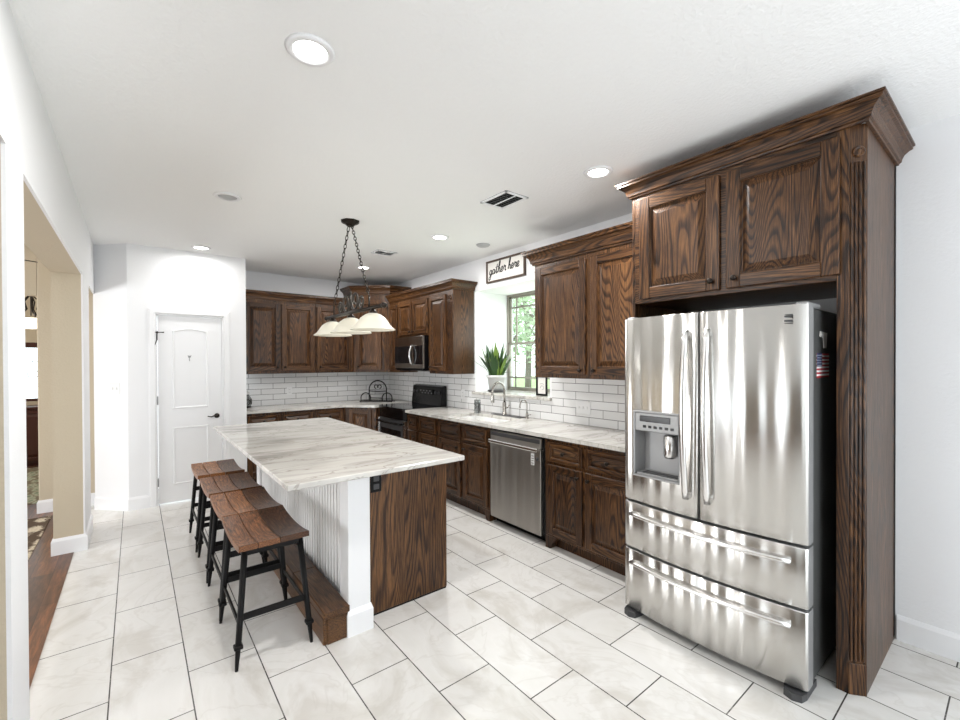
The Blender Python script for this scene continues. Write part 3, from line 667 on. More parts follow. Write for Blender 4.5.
# ------------------------------------------------------------------ dishwasher
DW = thing('dishwasher', 'stainless steel dishwasher between sink cabinet and base cabinet', 'dishwasher', (2.63, 2.83, 0))
dy0, dy1, dxf = 2.505, 3.158, 2.632
mb = MB(); mb.box((XF+.006, 2.475, .10), (3.2, 3.185, .900), .003); mb.box((2.73, 2.48, 0), (3.2, 3.18, .10)); mb.build('body', BLACK, DW)
mb = MB(); mb.box((dxf, dy0, .075), (XF+.012, dy1, .795), .006); do = mb.build('door', STEELD, DW)
mb = MB(); mb.box((dxf+.004, dy0, .80), (XF+.01, dy1, .885), .005, 0); mb.box((dxf+.002, dy0+.012, .842), (dxf+.005, dy1-.012, .876), .001, 1); mb.build('control_strip', [STEELD, CHAR], DW)
mb = MB(); mb.box((dxf-.035, dy0+.01, .775), (dxf-.014, dy1-.01, .81), .009)
for y in (dy0+.04, dy1-.04): mb.box((dxf-.02, y-.014, .782), (dxf+.003, y+.014, .804), .003)
mb.build('handle', STEELH, do)
tg = MB(); tg.box((dxf-.0014, 2.575, .655), (dxf, 2.615, .755), 0, 0)
for k in range(4): tg.box((dxf-.002, 2.582, .67+k*.02), (dxf-.001, 2.608, .675+k*.02), 0, 1)
tag(tg.build('clean_sign', [PLATE, CHAR], loc=(dxf, 2.595, .655)), 'small white magnet tag on the dishwasher door', 'magnet')
tg = MB(); tg.lathe([(0, .008), (.014, .007), (.017, 0), (0, 0)], 14, M=face((dxf, 2.542, .715), (-1, 0)))
tag(tg.build('timer_magnet', CHAR, loc=(dxf, 2.542, .715)), 'round dark magnet right of the white tag on dishwasher', 'magnet')

# ------------------------------------------------------------------ range and microwave
RG = thing('range', 'black electric range with glass cooktop and stainless oven trim', 'stove', (2.9, 5.16, 0))
gy0, gy1 = 4.785, 5.545
mb = MB(); mb.box((2.66, gy0, .03), (3.24, gy1, .925), .004); mb.build('body', BLACK, RG)
mb = MB(); cp = [(2.63+.0-.045*math.sin(PI*i/12)**.7 if 0 < i < 12 else 2.63, gy0+(gy1-gy0)*i/12) for i in range(13)]+[(3.16, gy1), (3.16, gy0)]
mb.prism(cp, .918, .948); mb.build('cooktop', GLASSB, RG)
mb = MB(); mb.prism([(x+.012, y) for x, y in cp[:13]]+[(2.68, gy1), (2.68, gy0)], .80, .916); mb.build('control_rail', BLACK, RG)
mb = MB(); mb.box((2.615, gy0+.012, .19), (2.665, gy1-.012, .79), .006, 0); mb.box((2.610, gy0+.10, .30), (2.617, gy1-.10, .66), .004, 1)
for a, b in ((gy0+.004, gy0+.045), (gy1-.045, gy1-.004)): mb.box((2.609, a, .19), (2.664, b, .79), .004, 2)
od = mb.build('oven_door', [CHAR, GLASSB, STEELH], RG)
mb = MB(); mb.tube([(2.575-.012*math.sin(PI*i/12), gy0+.05+(gy1-gy0-.1)*i/12, .75) for i in range(13)], .014, 10)
for y in (gy0+.07, gy1-.07): mb.box((2.57, y-.012, .74), (2.62, y+.012, .76), .003)
mb.build('handle', BLACK, od)
mb = MB(); mb.box((2.615, gy0+.012, .04), (2.665, gy1-.012, .175), .006); mb.build('storage_drawer', BLACK, RG)
mb = MB(); mb.prism([(-3.24, .94), (-3.24, 1.20), (-3.225, 1.215), (-3.175, 1.20), (-3.145, .94)], -gy1, -gy0, 0, Matrix(((-1, 0, 0, 0), (0, 0, -1, 0), (0, 1, 0, 0), (0, 0, 0, 1))))
bg = mb.build('backguard', BLACK, RG)
for k, y in enumerate((gy0+.06, gy0+.14, gy1-.14, gy1-.06)):
    mb = MB(); mb.lathe([(.021, 0), (.019, .016), (0, .018)], 14, M=face((3.164, y, 1.12), (-1, -0))); mb.build('control_knob', CHAR, bg)
mb = MB()
mb.box((3.150, gy0+.21, 1.085), (3.168, gy0+.55, 1.155), .002, 0)
for k in range(8): mb.box((3.147, gy0+.22+k*.04, 1.10+(.03 if k % 2 else 0)), (3.156, gy0+.236+k*.04, 1.112+(.03 if k % 2 else 0)), 0, 1)
mb.build('button_panel', [BLACK, GREYP], bg)
MW = thing('microwave', 'stainless over-the-range microwave with curved handle under the short cabinet', 'microwave', (3.0, 5.14, 1.42))
my0, my1, mx = 4.755, 5.52, 2.865
mb = MB(); mb.box((mx+.02, my0, 1.435), (XW-TT-.002, my1, 1.873), .003); mb.build('body', BLACK, MW)
mb = MB(); mb.box((mx, my0, 1.45), (mx+.025, my1, 1.868), .005, 0); mb.box((mx-.003, 5.05, 1.515), (mx+.002, my1-.006, 1.745), .003, 1); mb.box((mx-.003, my0+.012, 1.50), (mx+.002, 5.0, 1.745), .003, 1)
md = mb.build('door', [STEELD, GLASSB], MW)
mb = MB(); mb.tube([(mx-.02-.03*math.sin(PI*i/12), 5.02, 1.50+.25*i/12) for i in range(13)], .012, 10)
for z in (1.505, 1.745): mb.box((mx-.025, 5.01, z-.01), (mx+.001, 5.03, z+.01), .003)
mb.build('handle', STEELH, md)
mb = MB(); mb.box((mx+.02, my0+.01, 1.418), (3.15, my1-.01, 1.436), .003); mb.build('vent_base', BLACK, MW)

# ------------------------------------------------------------------ island
IS = thing('kitchen_island', 'island cabinet with oak end panel, white corner post and beadboard side', 'island', (1.3, 3.5, 0))
IT, IBZ = .930, .900
mb = MB(); mb.box((1.0, 2.455, .0), (1.645, 4.66, IBZ), .002); mb.build('body', OAKZ, IS)
mb = MB(); mb.box((1.055, 2.44, .012), (1.648, 2.456, IBZ), .002); mb.build('end_panel', OAKZ, IS)
mb = MB(); mb.box((1.055, 2.443, 0), (1.644, 2.46, .012)); mb.build('toe_strip', BLACKM, IS)
mb = MB(); mb.box((.924, 2.345, 0), (1.054, 2.475, IBZ), .003); mb.sweep([(.924, 2.475), (.924, 2.345), (1.054, 2.345), (1.054, 2.438)], [(0, 0), (.012, 0), (.012, .118), (.007, .132), (.003, .145), (0, .145)], 0); mb.build('corner_post', TRIM, IS)
mb = MB(); mb.box((.93, 4.58, 0), (1.05, 4.70, IBZ), .003); mb.build('corner_post', TRIM, IS)
mb = MB(); vs = []; fs_ = []; y = 2.475; prof = []
while y < 4.58:
    prof += [(y, .0), (y+.002, -.036), (y+.022, -.036), (y+.024, 0), (y+.030, .004), (y+.046, .004)]; y += .052
prof = [(min(a, 4.58), b) for a, b in prof]; n = len(prof)
vs = [(.952-b, a, z) for z in (.05, IBZ) for a, b in prof]; mb.add(vs, [(i, i+1, n+i+1, n+i) for i in range(n-1)], 0)
mb.build('beadboard_panel', BEADW, IS)
mb = MB()
for i in range(4): mb.box((.785, 2.338+i*.585, .142), (.929, 2.338+(i+1)*.585-.002, .180), .004, 0)
mb.box((.785, 2.35, 0), (.805, 4.68, .142), .003, 0); mb.box((.805, 2.345, 0), (.929, 2.365, .142), .003, 1); mb.box((.805, 4.66, 0), (.929, 4.68, .142), .003, 1)
mb.build('foot_rest', [BENCHW, BENCHW], IS)
mb = MB(); Mo = face((1.135, 2.44, .805), (0, -1)); mb.box((-.035, -.058, 0), (.035, .058, .006), .003, 0, Mo)
for v in (-.024, .024): mb.box((-.018, v-.016, .005), (.018, v+.016, .009), .003, 1, Mo)
mb.build('outlet', [BLACKM, CHAR], IS)
mb = MB(); mb.box((.578, 2.238, IBZ), (1.655, 4.775, IT), .004)
tag(mb.build('island_worktop', STONE, loc=(1.13, 3.5, IBZ)), 'pale veined stone slab on top of the island', 'countertop')

# ------------------------------------------------------------------ bar stools
def make_stool(label):
    t = thing('bar_stool', label, 'stool', (0, 0, 0), 'bar stools along the island'); hx, hy = .172, .265; zt = .615
    def sz(y): return .022*(abs(y)/hy)**2
    nb = 4
    mb = MB(); ny = 14
    cuts = [-hx, -hx*.45, .0, hx*.48, hx]
    # the seat: boards laid along the stool's width, dished towards the middle
    xc = [-hx, -.082, .025, hx]
    for b in range(3):
        x0, x1 = xc[b]+.0018, xc[b+1]-.0018; k = 14; vs = []; f_ = []
        for i in range(k+1):
            y = -hy+2*hy*i/k; z = zt-.018+sz(y)
            vs += [(x0, y, z-.030), (x1, y, z-.030), (x1, y, z-.003), (x1-.003, y, z), (x0+.003, y, z), (x0, y, z-.003)]
        for i in range(k):
            for j in range(6): f_.append((i*6+j, i*6+(j+1) % 6, i*6+6+(j+1) % 6, i*6+6+j))
        f_ += [(5, 4, 3, 2, 1, 0), tuple(k*6+j for j in range(6))]
        mb.add(vs, f_, 1 if b == 2 else 0)
    mb.build('seat', [SEATW, SEATD], t)
    top = lambda sx, sy: Vector((sx*.135, sy*.215, zt-.045)); bot = lambda sx, sy: Vector((sx*.182, sy*.255, 0))
    at = lambda sx, sy, z: top(sx, sy).lerp(bot(sx, sy), (zt-.045-z)/(zt-.045))
    for sx in (-1, 1):
        for sy in (-1, 1):
            mb = MB(); mb.tube([at(sx, sy, zt-.045), at(sx, sy, .13), at(sx, sy, .105), at(sx, sy, .02), bot(sx, sy)], [.0155, .0145, .013, .009, .008], 10)
            lg = mb.build('leg', BLACKM, t)
            mb = MB(); p = at(sx, sy, .115); mb.box((p.x-.020, p.y-.020, .105), (p.x+.020, p.y+.020, .124), .003); mb.build('collar', BLACKM, lg)
    def st(a, b, z, h): 
        mb = MB(); mb.bar(at(*a, z), at(*b, z), .010, h); mb.build('stretcher', BLACKM, t)
    for s in (-1, 1):
        st((-1, s), (1, s), .25, .032); st((s, -1), (s, 1), .215 if s < 0 else .215, .024)
    st((-1, 1), (1, 1), .40, .034); 
    mb = MB()
    for s in (-1, 1): mb.bar(top(-1, s)+Vector((0, 0, -.006)), top(1, s)+Vector((0, 0, -.006)), .026, .026); mb.bar(top(s, -1)+Vector((0, 0, -.006)), top(s, 1)+Vector((0, 0, -.006)), .026, .026)
    mb.build('seat_frame', BLACKM, t)
    return t
lab = ['rustic wood bar stool with black metal legs nearest the camera, by the island corner', 'wood-seat black bar stool second from the near end of the island',
       'wood-seat black bar stool third along the island, between second and farthest', 'wood-seat black bar stool farthest along the island, in front of the pantry door']
st0 = make_stool(lab[0])
for i, (y, x) in enumerate(((2.685, .565), (3.225, .568), (3.79, .565), (4.42, .56))):
    o = st0 if i == 0 else copy_tree(st0)
    o.location = (x, y, 0); o['label'] = lab[i]

# ------------------------------------------------------------------ pendant
PX, PYs, PZ = 1.45, (4.02, 3.585, 3.15), 1.955
PD = thing('island_pendant', 'three-shade pendant lamp on chains above the island', 'pendant lamp', (1.47, 3.6, ZC))
mb = MB(); mb.lathe([(0, -.045), (.03, -.045), (.045, -.03), (.07, -.018), (.083, -.006), (.083, 0), (0, 0)], 8, M=Matrix.Translation((1.49, 3.69, ZC)), smooth=False); mb.build('canopy', BRONZE, PD)
mb = MB(); mb.tube([(PX, 2.96, PZ), (PX, 4.19, PZ)], .016, 10)
for y in (2.96, 4.19): mb.lathe([(0, -.022), (.02, -.014), (.024, 0), (.02, .014), (0, .022)], 12, M=Matrix.Translation((PX, y, PZ)))
mb.build('bar', BRONZE, PD)
def chain(p, q):
    p, q = Vector(p), Vector(q); d = q-p; n = int(d.length/.036); mb = MB(); d.normalize(); a = d.orthogonal().normalized(); b = d.cross(a)
    for i in range(n):
        c = p+(q-p)*((i+.5)/n); s = a if i % 2 else b
        mb.tube([c+d*.024*math.cos(t)+s*.011*math.sin(t) for t in [2*PI*k/10 for k in range(10)]], .0035, 5, True)
    mb.build('chain', BRONZE, PD)
chain((1.49, 3.725, ZC-.045), (PX, 3.985, PZ+.10)); chain((1.49, 3.655, ZC-.045), (PX, 3.22, PZ+.10))
for y in (3.985, 3.22):
    mb = MB(); mb.tube([(PX, y, PZ+.10), (PX, y, PZ)], .008, 8); mb.build('stem', BRONZE, PD)
def scroll(yc, s, big):
    pts = []
    for i in range(26):
        a = i/25*2.6*PI; r = big*(1-.028*i); pts.append((PX, yc+s*(r*math.cos(a+PI)+big), PZ+.02+big*1.0+r*math.sin(a+PI)*1.15))
    return pts
mb = MB(); 
for s in (-1, 1):
    mb.tube(scroll(3.60+s*.02, s, .078), .010, 8); mb.tube(scroll(3.60+s*.17, s, .055), .009, 8)
mb.tube([(PX, 3.60, PZ), (PX, 3.60, PZ+.18)], .010, 8); mb.build('scrollwork', PEWTER, PD)
for y in PYs:
    mb = MB(); mb.lathe([(.032, -.055), (.032, -.03), (.018, -.02), (.012, 0)], 16, M=Matrix.Translation((PX, y, PZ))); so = mb.build('socket_cup', BRONZE, PD)
    prof = [(.034, -.045), (.060, -.055), (.095, -.080), (.120, -.115), (.140, -.145), (.168, -.168), (.172, -.172)]
    mb = MB(); mb.lathe(prof+[(r-.004, z-.003) for r, z in prof[::-1]], 36, M=Matrix.Translation((PX, y, PZ))); mb.build('shade', SHADEG, PD)
    mb = MB(); mb.lathe([(0, -.135), (.018, -.13), (.028, -.11), (.026, -.09), (.014, -.06), (0, -.055)], 14, M=Matrix.Translation((PX, y, PZ))); mb.build('bulb', PORC, so)

# ------------------------------------------------------------------ ceiling fixtures
def downlight(label, x, y, lit, power):
    t = thing('recessed_light', label, 'ceiling light', (x, y, ZC), 'recessed ceiling lights')
    mb = MB(); mb.lathe([(.062, -.001), (.066, -.010), (.086, -.008), (.094, 0), (.062, 0)], 32, M=Matrix.Translation((x, y, ZC))); mb.build('trim_ring', TRIM, t)
    mb = MB(); mb.lathe([(0, -.009), (.05, -.007), (.063, -.003), (.063, 0), (0, 0)] if lit else [(0, -.022), (.03, -.02), (.048, -.008), (.063, -.003), (0, 0)], 28, M=Matrix.Translation((x, y, ZC)))
    mb.build('lens', LENS if lit else LENSO, t)
    if lit:
        l = bpy.data.lights.new('downlight', 'AREA'); l.shape = 'DISK'; l.size = .12; l.energy = power; l.color = (1, .985, .965)
        o = bpy.data.objects.new('downlight', l); COL.objects.link(o); o.parent = t; o.location = (0, 0, -.03)
downlight('large-looking lit ceiling light nearest the camera, left of the refrigerator', .555, 1.77, True, 19)
downlight('lit ceiling light just in front of the refrigerator crown moulding', 2.385, 1.745, True, 16)
downlight('lit ceiling light in front of the window and gather here sign', 2.38, 3.62, True, 21)
downlight('lit ceiling light above the white pantry door', .565, 5.50, True, 5)
downlight('unlit grey ceiling light between pantry door and nearest lit light', .55, 3.70, False, 0)
downlight('lit ceiling light behind the pendant chains near the corner cabinet', 2.35, 5.38, True, 15)
def vent(label, x, y, lx, ly):
    t = thing('ceiling_vent', label, 'vent', (x, y, ZC), 'ceiling air vents')
    mb = MB(); mb.box((x-lx, y-ly, ZC-.001), (x+lx, y+ly, ZC), 0); mb.build('duct', DARKV, t)
    mb = MB()
    for a, b in (((-lx, -ly), (lx, -ly+.022)), ((-lx, ly-.022), (lx, ly)), ((-lx, -ly), (-lx+.022, ly)), ((lx-.022, -ly), (lx, ly))): mb.box((x+a[0], y+a[1], ZC-.010), (x+b[0], y+b[1], ZC), .003)
    mb.build('frame', TRIM, t)
    mb = MB(); n = 9
    for i in range(n):
        yy = y-ly+.03+(2*ly-.06)*i/(n-1); mb.add([(x-lx+.02, yy-.008, ZC-.009), (x+lx-.02, yy-.008, ZC-.009), (x+lx-.02, yy+.004, ZC-.002), (x-lx+.02, yy+.004, ZC-.002)], [(0, 1, 2, 3)])
    mb.box((x-.004, y-ly+.02, ZC-.011), (x+.004, y+ly-.02, ZC-.006), 0); mb.build('louvre', TRIM, t)
vent('white louvred ceiling vent closest to the wall cabinets by the window', 2.225, 2.49, .115, .15)
vent('small dark ceiling vent beside the pendant canopy', 2.22, 4.52, .12, .09)
sd = MB(); sd.lathe([(0, -.018), (.06, -.016), (.072, -.006), (.074, 0), (0, 0)], 28, M=Matrix.Translation((2.90, 3.58, ZC)))
tag(sd.build('ceiling_speaker', LENSO, loc=(2.90, 3.58, ZC)), 'flat white disc on the ceiling above the gather here sign', 'ceiling disc')

# ------------------------------------------------------------------ sign with script lettering
sg = thing('wall_sign', 'framed white sign reading gather here above the window recess', 'sign', (XW, 3.62, 2.45))
Mg = face((XW, 3.955, 2.448), (-1, 0)); SW, SH = .645, .255
mb = MB(); mb.box((.01, .01, .002), (SW-.01, SH-.01, .012), 0, 0, Mg); mb.build('board', PAPER, sg)
mb = MB()
for a, b in (((0, 0), (SW, .020)), ((0, SH-.020), (SW, SH)), ((0, .02), (.020, SH-.02)), ((SW-.020, .02), (SW, SH-.02))): mb.box((*a, .001), (*b, .026), .002, 0, Mg)
mb.build('frame', SIGNF, sg)
L = {  # handwritten letter strokes: (x, y), x-height 1, slanted
 'g': ([(.75, .85), (.4, 1), (.1, .6), (.15, .15), (.45, .05), (.75, .6), (.8, 1), (.72, .2), (.62, -.7), (.35, -1.1), (.05, -.95), (.15, -.55), (.7, -.1), (1.0, .15)], 1.0),
 'a': ([(.75, .85), (.4, 1), (.1, .6), (.15, .15), (.45, .05), (.75, .6), (.82, 1), (.76, .3), (.9, .05), (1.1, .25)], 1.05),
 't': ([(.1, .3), (.4, 1.2), (.5, 2.0), (.4, 1.0), (.38, .2), (.55, .02), (.85, .3)], .8),
 'h': ([(.05, .2), (.45, 1.2), (.62, 2.2), (.48, 2.45), (.32, 2.1), (.25, .9), (.2, .02), (.3, .6), (.55, .95), (.75, .8), (.74, .25), (.88, .03), (1.1, .3)], 1.05),
 'e': ([(.05, .35), (.5, .55), (.62, .9), (.38, 1.08), (.1, .7), (.12, .2), (.40, -.02), (.8, .3)], .82),
 'r': ([(.05, .3), (.22, .95), (.26, 1.2), (.36, .95), (.72, .98), (.62, .4), (.74, .02), (.95, .3)], .92)}
mb = MB(); x = .045
for ch in 'gather here':
    if ch == ' ': x += .030; continue
    st_, adv = L[ch]; k = .052
    P = [Vector((x+(p[0]+.16*p[1])*k, .092+p[1]*k+.028*(x/.6), .0135)) for p in st_]
    sm = []
    for i in range(len(P)-1):
        p0, p1, p2, p3 = P[max(i-1, 0)], P[i], P[i+1], P[min(i+2, len(P)-1)]
        for j in range(5):
            t = j/5; sm.append(.5*((2*p1)+(p2-p0)*t+(2*p0-5*p1+4*p2-p3)*t*t+(3*p1-p0-3*p2+p3)*t**3))
    sm.append(P[-1]); mb.tube(sm, .0066, 6, M=Mg, flat=.35)
    if ch == 't': mb.tube([Vector((x+.01, .092+1.45*k, .0135)), Vector((x+.06, .092+1.55*k, .0135))], .004, 6, M=Mg, flat=.35)
    x += adv*k*.99
mb.build('lettering', INK, sg)

# ------------------------------------------------------------------ plant, frame, jar, rack, outlets
px, py = 3.375, 3.93; PZ0 = RZ0+.004
pl = thing('potted_plant', 'leafy green houseplant in a pale grey pot on the window sill', 'plant', (px, py, PZ0))
mb = MB(); mb.lathe([(0, 0), (.085, 0), (.10, .012), (.102, .028), (.094, .028), (.085, .012), (0, .01)], 24, M=Matrix.Translation((px, py, PZ0))); mb.build('saucer', CHAR, pl)
mb = MB(); mb.lathe([(0, .0), (.078, 0), (.105, .16), (.118, .162), (.118, .19), (.108, .19), (.104, .165), (0, .165)], 28, M=Matrix.Translation((px, py, PZ0+.013))); mb.build('pot', POT, pl)
mb = MB(); mb.lathe([(0, .172), (.105, .168)], 20, M=Matrix.Translation((px, py, PZ0+.013))); mb.build('soil', SOILM, pl)
def leaf(mb, base, ang, lean, ln, wd, mi, droop=.2):
    d = Vector((math.cos(ang), math.sin(ang), 0)); s = Vector((-d.y, d.x, 0)); vs = []; n = 7
    for i in range(n+1):
        t = i/n; c = Vector(base)+d*(ln*lean*t)+Vector((0, 0, ln*(math.sqrt(max(0, 1-lean*lean))*t-droop*t*t))); w = wd*math.sin(PI*min(1, .16+.84*t)) if i < n else .001
        vs += [c-s*w+Vector((0, 0, .25*w)), c, c+s*w+Vector((0, 0, .25*w))]
    fs = []
    for i in range(n): fs += [(i*3, i*3+1, i*3+4, i*3+3), (i*3+1, i*3+2, i*3+5, i*3+4)]
    mb.add(vs, fs, mi, True)
mb = MB(); rnd = random.Random(3)
for i in range(130):
    a = rnd.uniform(0, 2*PI); rr = rnd.uniform(0, .075); leaf(mb, (px+rr*math.cos(a), py+rr*math.sin(a), PZ0+.17), a+rnd.uniform(-.6, .6), rnd.uniform(.06, .55)*(.45 if math.sin(a) > .3 and math.cos(a) > -.6 else 1), rnd.uniform(.18, .47), rnd.uniform(.012, .027), 1 if rnd.random() < .4 else 0, rnd.uniform(.0, .35))
leaf(mb, (px, py, PZ0+.19), 2.2, .12, .50, .020, 0, 0); leaf(mb, (px, py-.02, PZ0+.19), -1.7, .35, .44, .018, 0, .0)
leaf(mb, (px-.02, py, PZ0+.22), 2.75, .92, .36, .012, 0, -.2); leaf(mb, (px, py, PZ0+.2), -1.3, .95, .42, .014, 0, .25)
mb.build('foliage', [LEAF, LEAFL], pl)
pf = thing('picture_frame', 'small black picture frame leaning at the right end of the window sill', 'picture frame', (3.40, 3.21, PZ0))
Mp = face((3.40, 3.285, PZ0), (-1, -.05)) 
mb = MB()
for a, b in (((0, 0), (.15, .018)), ((0, .192), (.15, .21)), ((0, .018), (.018, .192)), ((.132, .018), (.15, .192))): mb.box((*a, 0), (*b, .018), .002, 0, Mp)
mb.build('frame', BLACKM, pf)
mb = MB(); mb.box((.016, .016, .002), (.134, .194, .006), 0, 0, Mp); mb.tube([(.05, .08, .007), (.07, .105, .007), (.095, .10, .007), (.10, .07, .007), (.075, .06, .007)], .003, 5, M=Mp, mi=1, flat=.4); mb.tube([(.045, .12, .007), (.075, .13, .007), (.105, .118, .007)], .0025, 5, M=Mp, mi=1, flat=.4)
mb.build('print', [PAPER, GREYP], pf)
jx, jy = 1.13, 6.42
jr = thing('glass_jar', 'lidded glass jar on the back worktop against the pantry wall', 'jar', (jx, jy, CT))
mb = MB(); mb.lathe([(0, 0), (.07, 0), (.078, .02), (.078, .13), (.055, .165), (.055, .175)], 24, M=Matrix.Translation((jx, jy, CT))); mb.build('vessel', JARG, jr)
mb = MB(); mb.lathe([(.06, .175), (.062, .20), (.02, .225), (.018, .24), (.022, .255), (0, .262)], 20, M=Matrix.Translation((jx, jy, CT))); mb.build('lid', POT, jr)
mb = MB()
for k in range(5):
    a = k*2*PI/5; c = Vector((jx+.079*math.cos(a), jy+.079*math.sin(a), CT+.075)); e = Vector((-math.sin(a), math.cos(a), 0))
    mb.tube([c+e*.03*math.cos(t)+Vector((0, 0, .04*math.sin(t))) for t in [2*PI*i/12 for i in range(12)]], .005, 5, True)
mb.tube([(jx+.078*math.cos(a), jy+.078*math.sin(a), CT+.006) for a in [2*PI*i/20 for i in range(20)]], .006, 6, True); mb.build('wire_holder', BRONZE, jr)
rc = Vector((2.86, 6.06, CT)); rk = thing('plate_rack', 'black wrought-iron scroll rack on the corner worktop beside the range', 'rack', rc)
Mr = face(rc, (-.72, -.70)); mb = MB()
def ring(cu, cv, r, a0, a1, w=0, n=18): return [(cu+r*math.cos(a0+(a1-a0)*i/n), cv+r*math.sin(a0+(a1-a0)*i/n), w) for i in range(n+1)]
mb.tube([(-.135, .01, 0), (-.135, .18, 0)]+ring(0, .18, .135, PI, 0)[1:]+[(.135, .01, 0)], .009, 8, M=Mr)
for s in (-1, 1):
    mb.tube([(s*.165-.075, .01, .06), (s*.165-.075, .06, .06)]+ring(s*.165, .06, .075, PI, 0, .06)[1:]+[(s*.165+.075, .01, .06)], .008, 8, M=Mr)
    mb.tube(ring(s*.028, .225, .026, -.5*PI if s > 0 else 1.5*PI, 1.2*PI if s > 0 else -.2*PI), .007, 6, M=Mr)
mb.tube([(-.135, .16, 0), (0, .152, .01), (.135, .16, 0)], .007, 6, M=Mr); mb.tube([(-.10, .06, .06), (.10, .06, .06)], .006, 6, M=Mr)
mb.build('wire_frame', BLACKM, rk)
mb = MB(); mb.box((-.25, .006, -.05), (.25, .018, -.035), .003, M=Mr); mb.box((-.25, .006, .08), (.25, .018, .095), .003, M=Mr)
for k in range(13): mb.tube([(-.24+k*.04, .012, -.045), (-.24+k*.04, .012, .09)], .005, 6, M=Mr)
for x, w in ((-.24, -.042), (.24, -.042), (-.24, .088), (.24, .088)): mb.lathe([(.008, 0), (.011, .008)], 8, M=Mr @ Matrix.Translation((x, 0, w)) @ Matrix.Rotation(-PI/2, 4, 'X'))
mb.build('shelf', BLACKM, rk)
def wall_plate(name, label, cat, M, gang, kind, group=None):
    t = thing(name, label, cat, M.translation, group); w = .036+.0235*(gang-1)
    mb = MB(); mb.box((-w, -.058, 0), (w, .058, .006), .003, 0, M); mb.build('cover_plate', PLATE, t)
    mb = MB()
    for g in range(gang):
        u = (g-(gang-1)/2)*.046
        if kind == 'switch': mb.box((u-.005, -.012, .005), (u+.005, .012, .013), .002, 0, M)
        else:
            for v in (-.021, .021): mb.box((u-.016, v-.014, .005), (u+.016, v+.014, .008), .003, 0, M); mb.box((u-.008, v-.004, .0075), (u-.005, v+.006, .0085), 0, 1, M); mb.box((u+.005, v-.004, .0075), (u+.008, v+.006, .0085), 0, 1, M)
    mb.build(kind, [PLATE, CHAR], t)
wall_plate('light_switch', 'triple white switch plate on the tile right of the window', 'switch', face((XW-TT, 2.555, 1.10), (-1, 0)), 3, 'switch')
wall_plate('wall_outlet', 'white outlet on the tile between range and window recess', 'outlet', face((XW-TT, 4.44, 1.12), (-1, 0)), 1, 'socket')
wall_plate('wall_outlet', 'white outlet on the tiled back wall below the wall cabinets', 'outlet', face((1.72, YB-TT, 1.13), (0, -1)), 1, 'socket')
wall_plate('light_switch', 'double white light switch on the angled wall left of pantry door', 'switch', face((-.165, 5.887, 1.27), (-.7071, -.7071)), 2, 'switch')

# ------------------------------------------------------------------ adjoining rooms
mb = MB(); mb.box((-2.4, 3.2, .004), (-.66, 6.05, .014), .004); tag(mb.build('hall_rug', RUG1, loc=(-1.5, 4.6, .004)), 'cream and dark patterned rug on the wood floor beyond the left opening', 'rug')
mb = MB(); mb.box((-2.2, 6.7, .004), (-.70, 9.0, .014), .004); tag(mb.build('study_rug', RUG2, loc=(-1.5, 7.8, .004)), 'sage green rug in the far room beyond the left opening', 'rug')
sb = thing('sideboard', 'dark mahogany sideboard under the leaded window in the far room', 'sideboard', (-1.25, 9.35, 0)); Mb = face((-1.25, 9.16, 0), (0, -1))
mb = MB(); mb.box((-1.9, 9.16, .06), (-.6, 9.58, .86), .004); mb.box((-1.93, 9.13, .86), (-.57, 9.59, .89), .004); mb.box((-1.86, 9.2, .004), (-.64, 9.55, .06)); mb.build('body', MAHOG, sb)
for a, b in ((-.62, -.215), (-.205, .205), (.215, .62)):
    mb = MB(); raised(mb, Mb, a, b, .09, .84, .05); d = mb.build('door', [MAHOG, MAHOG], sb); knob(Mb, b-.03, .5, d)
w2 = thing('window_2', 'leaded glass window in the far room', 'window', (-1.25, 9.6, .95)); struct(w2); M2 = face((-1.25, 9.62, .95), (0, -1))
mb = MB()
for a, b in (((-.5, 0), (-.46, .91)), ((.46, 0), (.5, .91)), ((-.46, .83), (.46, .91)), ((-.46, 0), (.46, .04))): mb.box((*a, -.05), (*b, .03), .003, 0, M2)
mb.build('window_frame', MAHOG, w2)
mb = MB(); mb.box((-.47, .03, -.012), (.47, .84, -.006), 0, 0, M2); mb.build('pane', PANE, w2)
mb = MB()
for x in (-.3, -.1, .1, .3): mb.tube([(x, .04, -.005), (x, .83, -.005)], .005, 5, M=M2)
for y in (.22, .62): mb.tube([(-.46, y, -.005), (.46, y, -.005)], .005, 5, M=M2)
for x in (-.2, 0, .2): mb.tube([(x, .62, -.005), (x+.06, .42, -.005), (x, .22, -.005), (x-.06, .42, -.005)], .005, 5, True, M=M2)
mb.build('leading', CAME, w2)
ch = thing('chandelier', 'wrought-iron chandelier with pale bowl hanging in the far room', 'chandelier', (-1.05, 8.0, ZC)); Mt = Matrix.Translation((-1.05, 8.0, 0))
mb = MB(); mb.tube([(0, 0, ZC), (0, 0, 2.15)], .008, 8, M=Mt); mb.lathe([(0, ZC-.03), (.05, ZC-.02), (.06, ZC)], 16, M=Mt); mb.build('rod', BRONZE, ch)
for k in range(5):
    a = 2*PI*k/5; mb = MB(); mb.tube([(r*math.cos(a), r*math.sin(a), z) for r, z in ((.01, 2.42), (.08, 2.34), (.05, 2.24), (.13, 2.16), (.2, 2.18), (.2, 2.12))], .008, 6, M=Mt); mb.build('arm', BRONZE, ch)
mb = MB(); mb.lathe([(0, 1.98), (.1, 1.99), (.19, 2.04), (.23, 2.11), (.225, 2.11), (.18, 2.05), (.1, 2.005), (0, 1.995)], 28, M=Mt); mb.build('bowl', mat('lit_bowl_glass', (.9, .88, .8), .4, emit=(1, .93, .8), es=2.0), ch)
fn = thing('ceiling_fan', 'dark ceiling fan in the dining room beyond the left opening', 'ceiling fan', (-1.25, 5.55, ZC)); Mt = Matrix.Translation((-1.25, 5.55, 0))
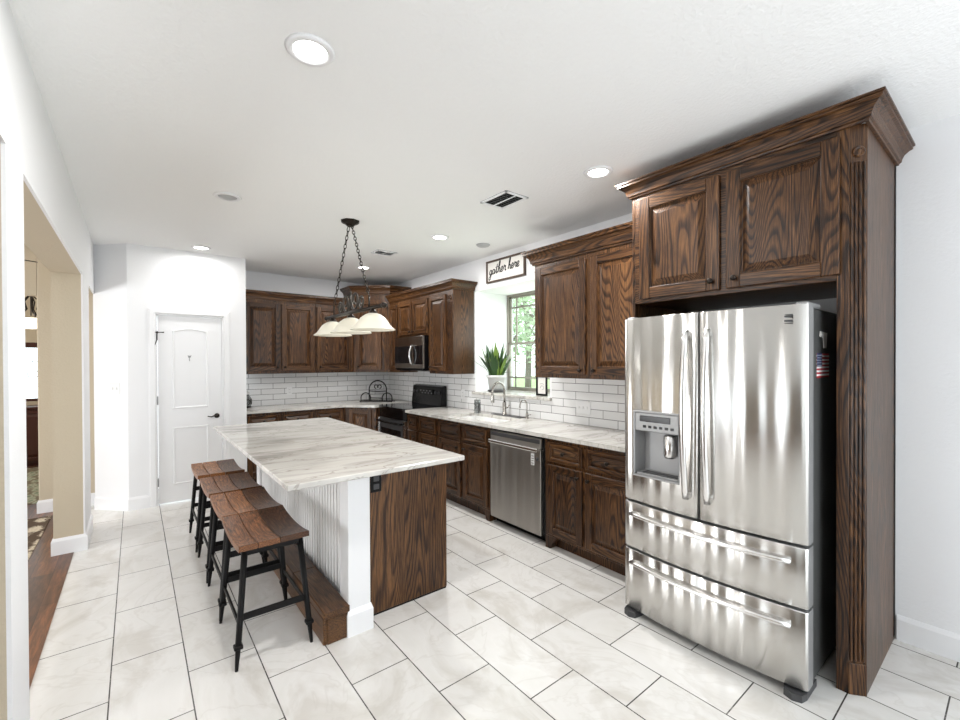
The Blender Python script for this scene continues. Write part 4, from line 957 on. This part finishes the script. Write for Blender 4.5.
mb = MB(); mb.tube([(0, 0, ZC), (0, 0, 2.55)], .012, 8, M=Mt); mb.build('rod', BRONZE, fn)
mb = MB(); mb.lathe([(0, 2.44), (.08, 2.45), (.11, 2.50), (.09, 2.56), (0, 2.57)], 20, M=Mt); mb.build('motor', BRONZE, fn)
for k in range(5):
    a = 2*PI*k/5+.55; R = Mt @ Matrix.Translation((0, 0, 2.50)) @ Matrix.Rotation(a, 4, 'Z') @ Matrix.Rotation(.16, 4, 'X'); mb = MB(); mb.prism([(.10, -.025), (.2, -.055), (.58, -.065), (.62, 0), (.58, .065), (.2, .055), (.10, .025)], -.004, .004, 0, R); mb.build('blade', BRONZE, fn)

# ------------------------------------------------------------------ outdoors beyond the sink window
mb = MB(); mb.box((4.2, -14, -.5), (40, 40, -.3)); struct(mb.build('ground', LAWN))
def tree(label, x, y, h, r, seed, mi):
    t = thing('tree', label, 'tree', (x, y, -.3), 'trees outside the sink window'); q = random.Random(seed)
    mb = MB(); mb.tube([(x, y, -.3), (x+.08, y, h*.35), (x-.05, y+.1, h*.65), (x, y, h*.9)], [.16, .13, .09, .03], 9)
    for k in range(5):
        a = q.uniform(0, 2*PI); z = h*q.uniform(.3, .6); mb.tube([(x, y, z), (x+.5*r*math.cos(a), y+.5*r*math.sin(a), z+.3*r), (x+.9*r*math.cos(a), y+.9*r*math.sin(a), z+.7*r)], [.06, .04, .015], 6)
    mb.build('trunk', BARK, t)
    mb = MB()
    for k in range(3200):
        d = Vector((q.gauss(0, 1), q.gauss(0, 1), q.gauss(0, 1))).normalized()*(q.random()**.4); c = Vector((x+d.x*r, y+d.y*r, h*.66+d.z*h*.42))
        u = Vector((q.gauss(0, 1), q.gauss(0, 1), q.gauss(0, 1))).normalized(); v = u.orthogonal().normalized(); s = q.uniform(.05, .10)
        mb.add([c-u*s, c-v*s*.5, c+u*s, c+v*s*.5], [(0, 1, 2, 3)])
    mb.build('foliage', [TREEL, TREEM][mi], t)
tree('green tree seen through the upper left of the sink window', 8.2, 9.6, 4.4, 1.15, 1, 0)
tree('pale green tree behind the others outside the sink window', 13.5, 13.6, 6.2, 2.2, 2, 1)
tree('slim tree whose trunk shows in the lower pane of the sink window', 8.0, 7.1, 4.8, 1.1, 3, 1)
tree('leafy tree beyond the right half of the sink window', 12.5, 9.8, 5.2, 1.4, 4, 0)
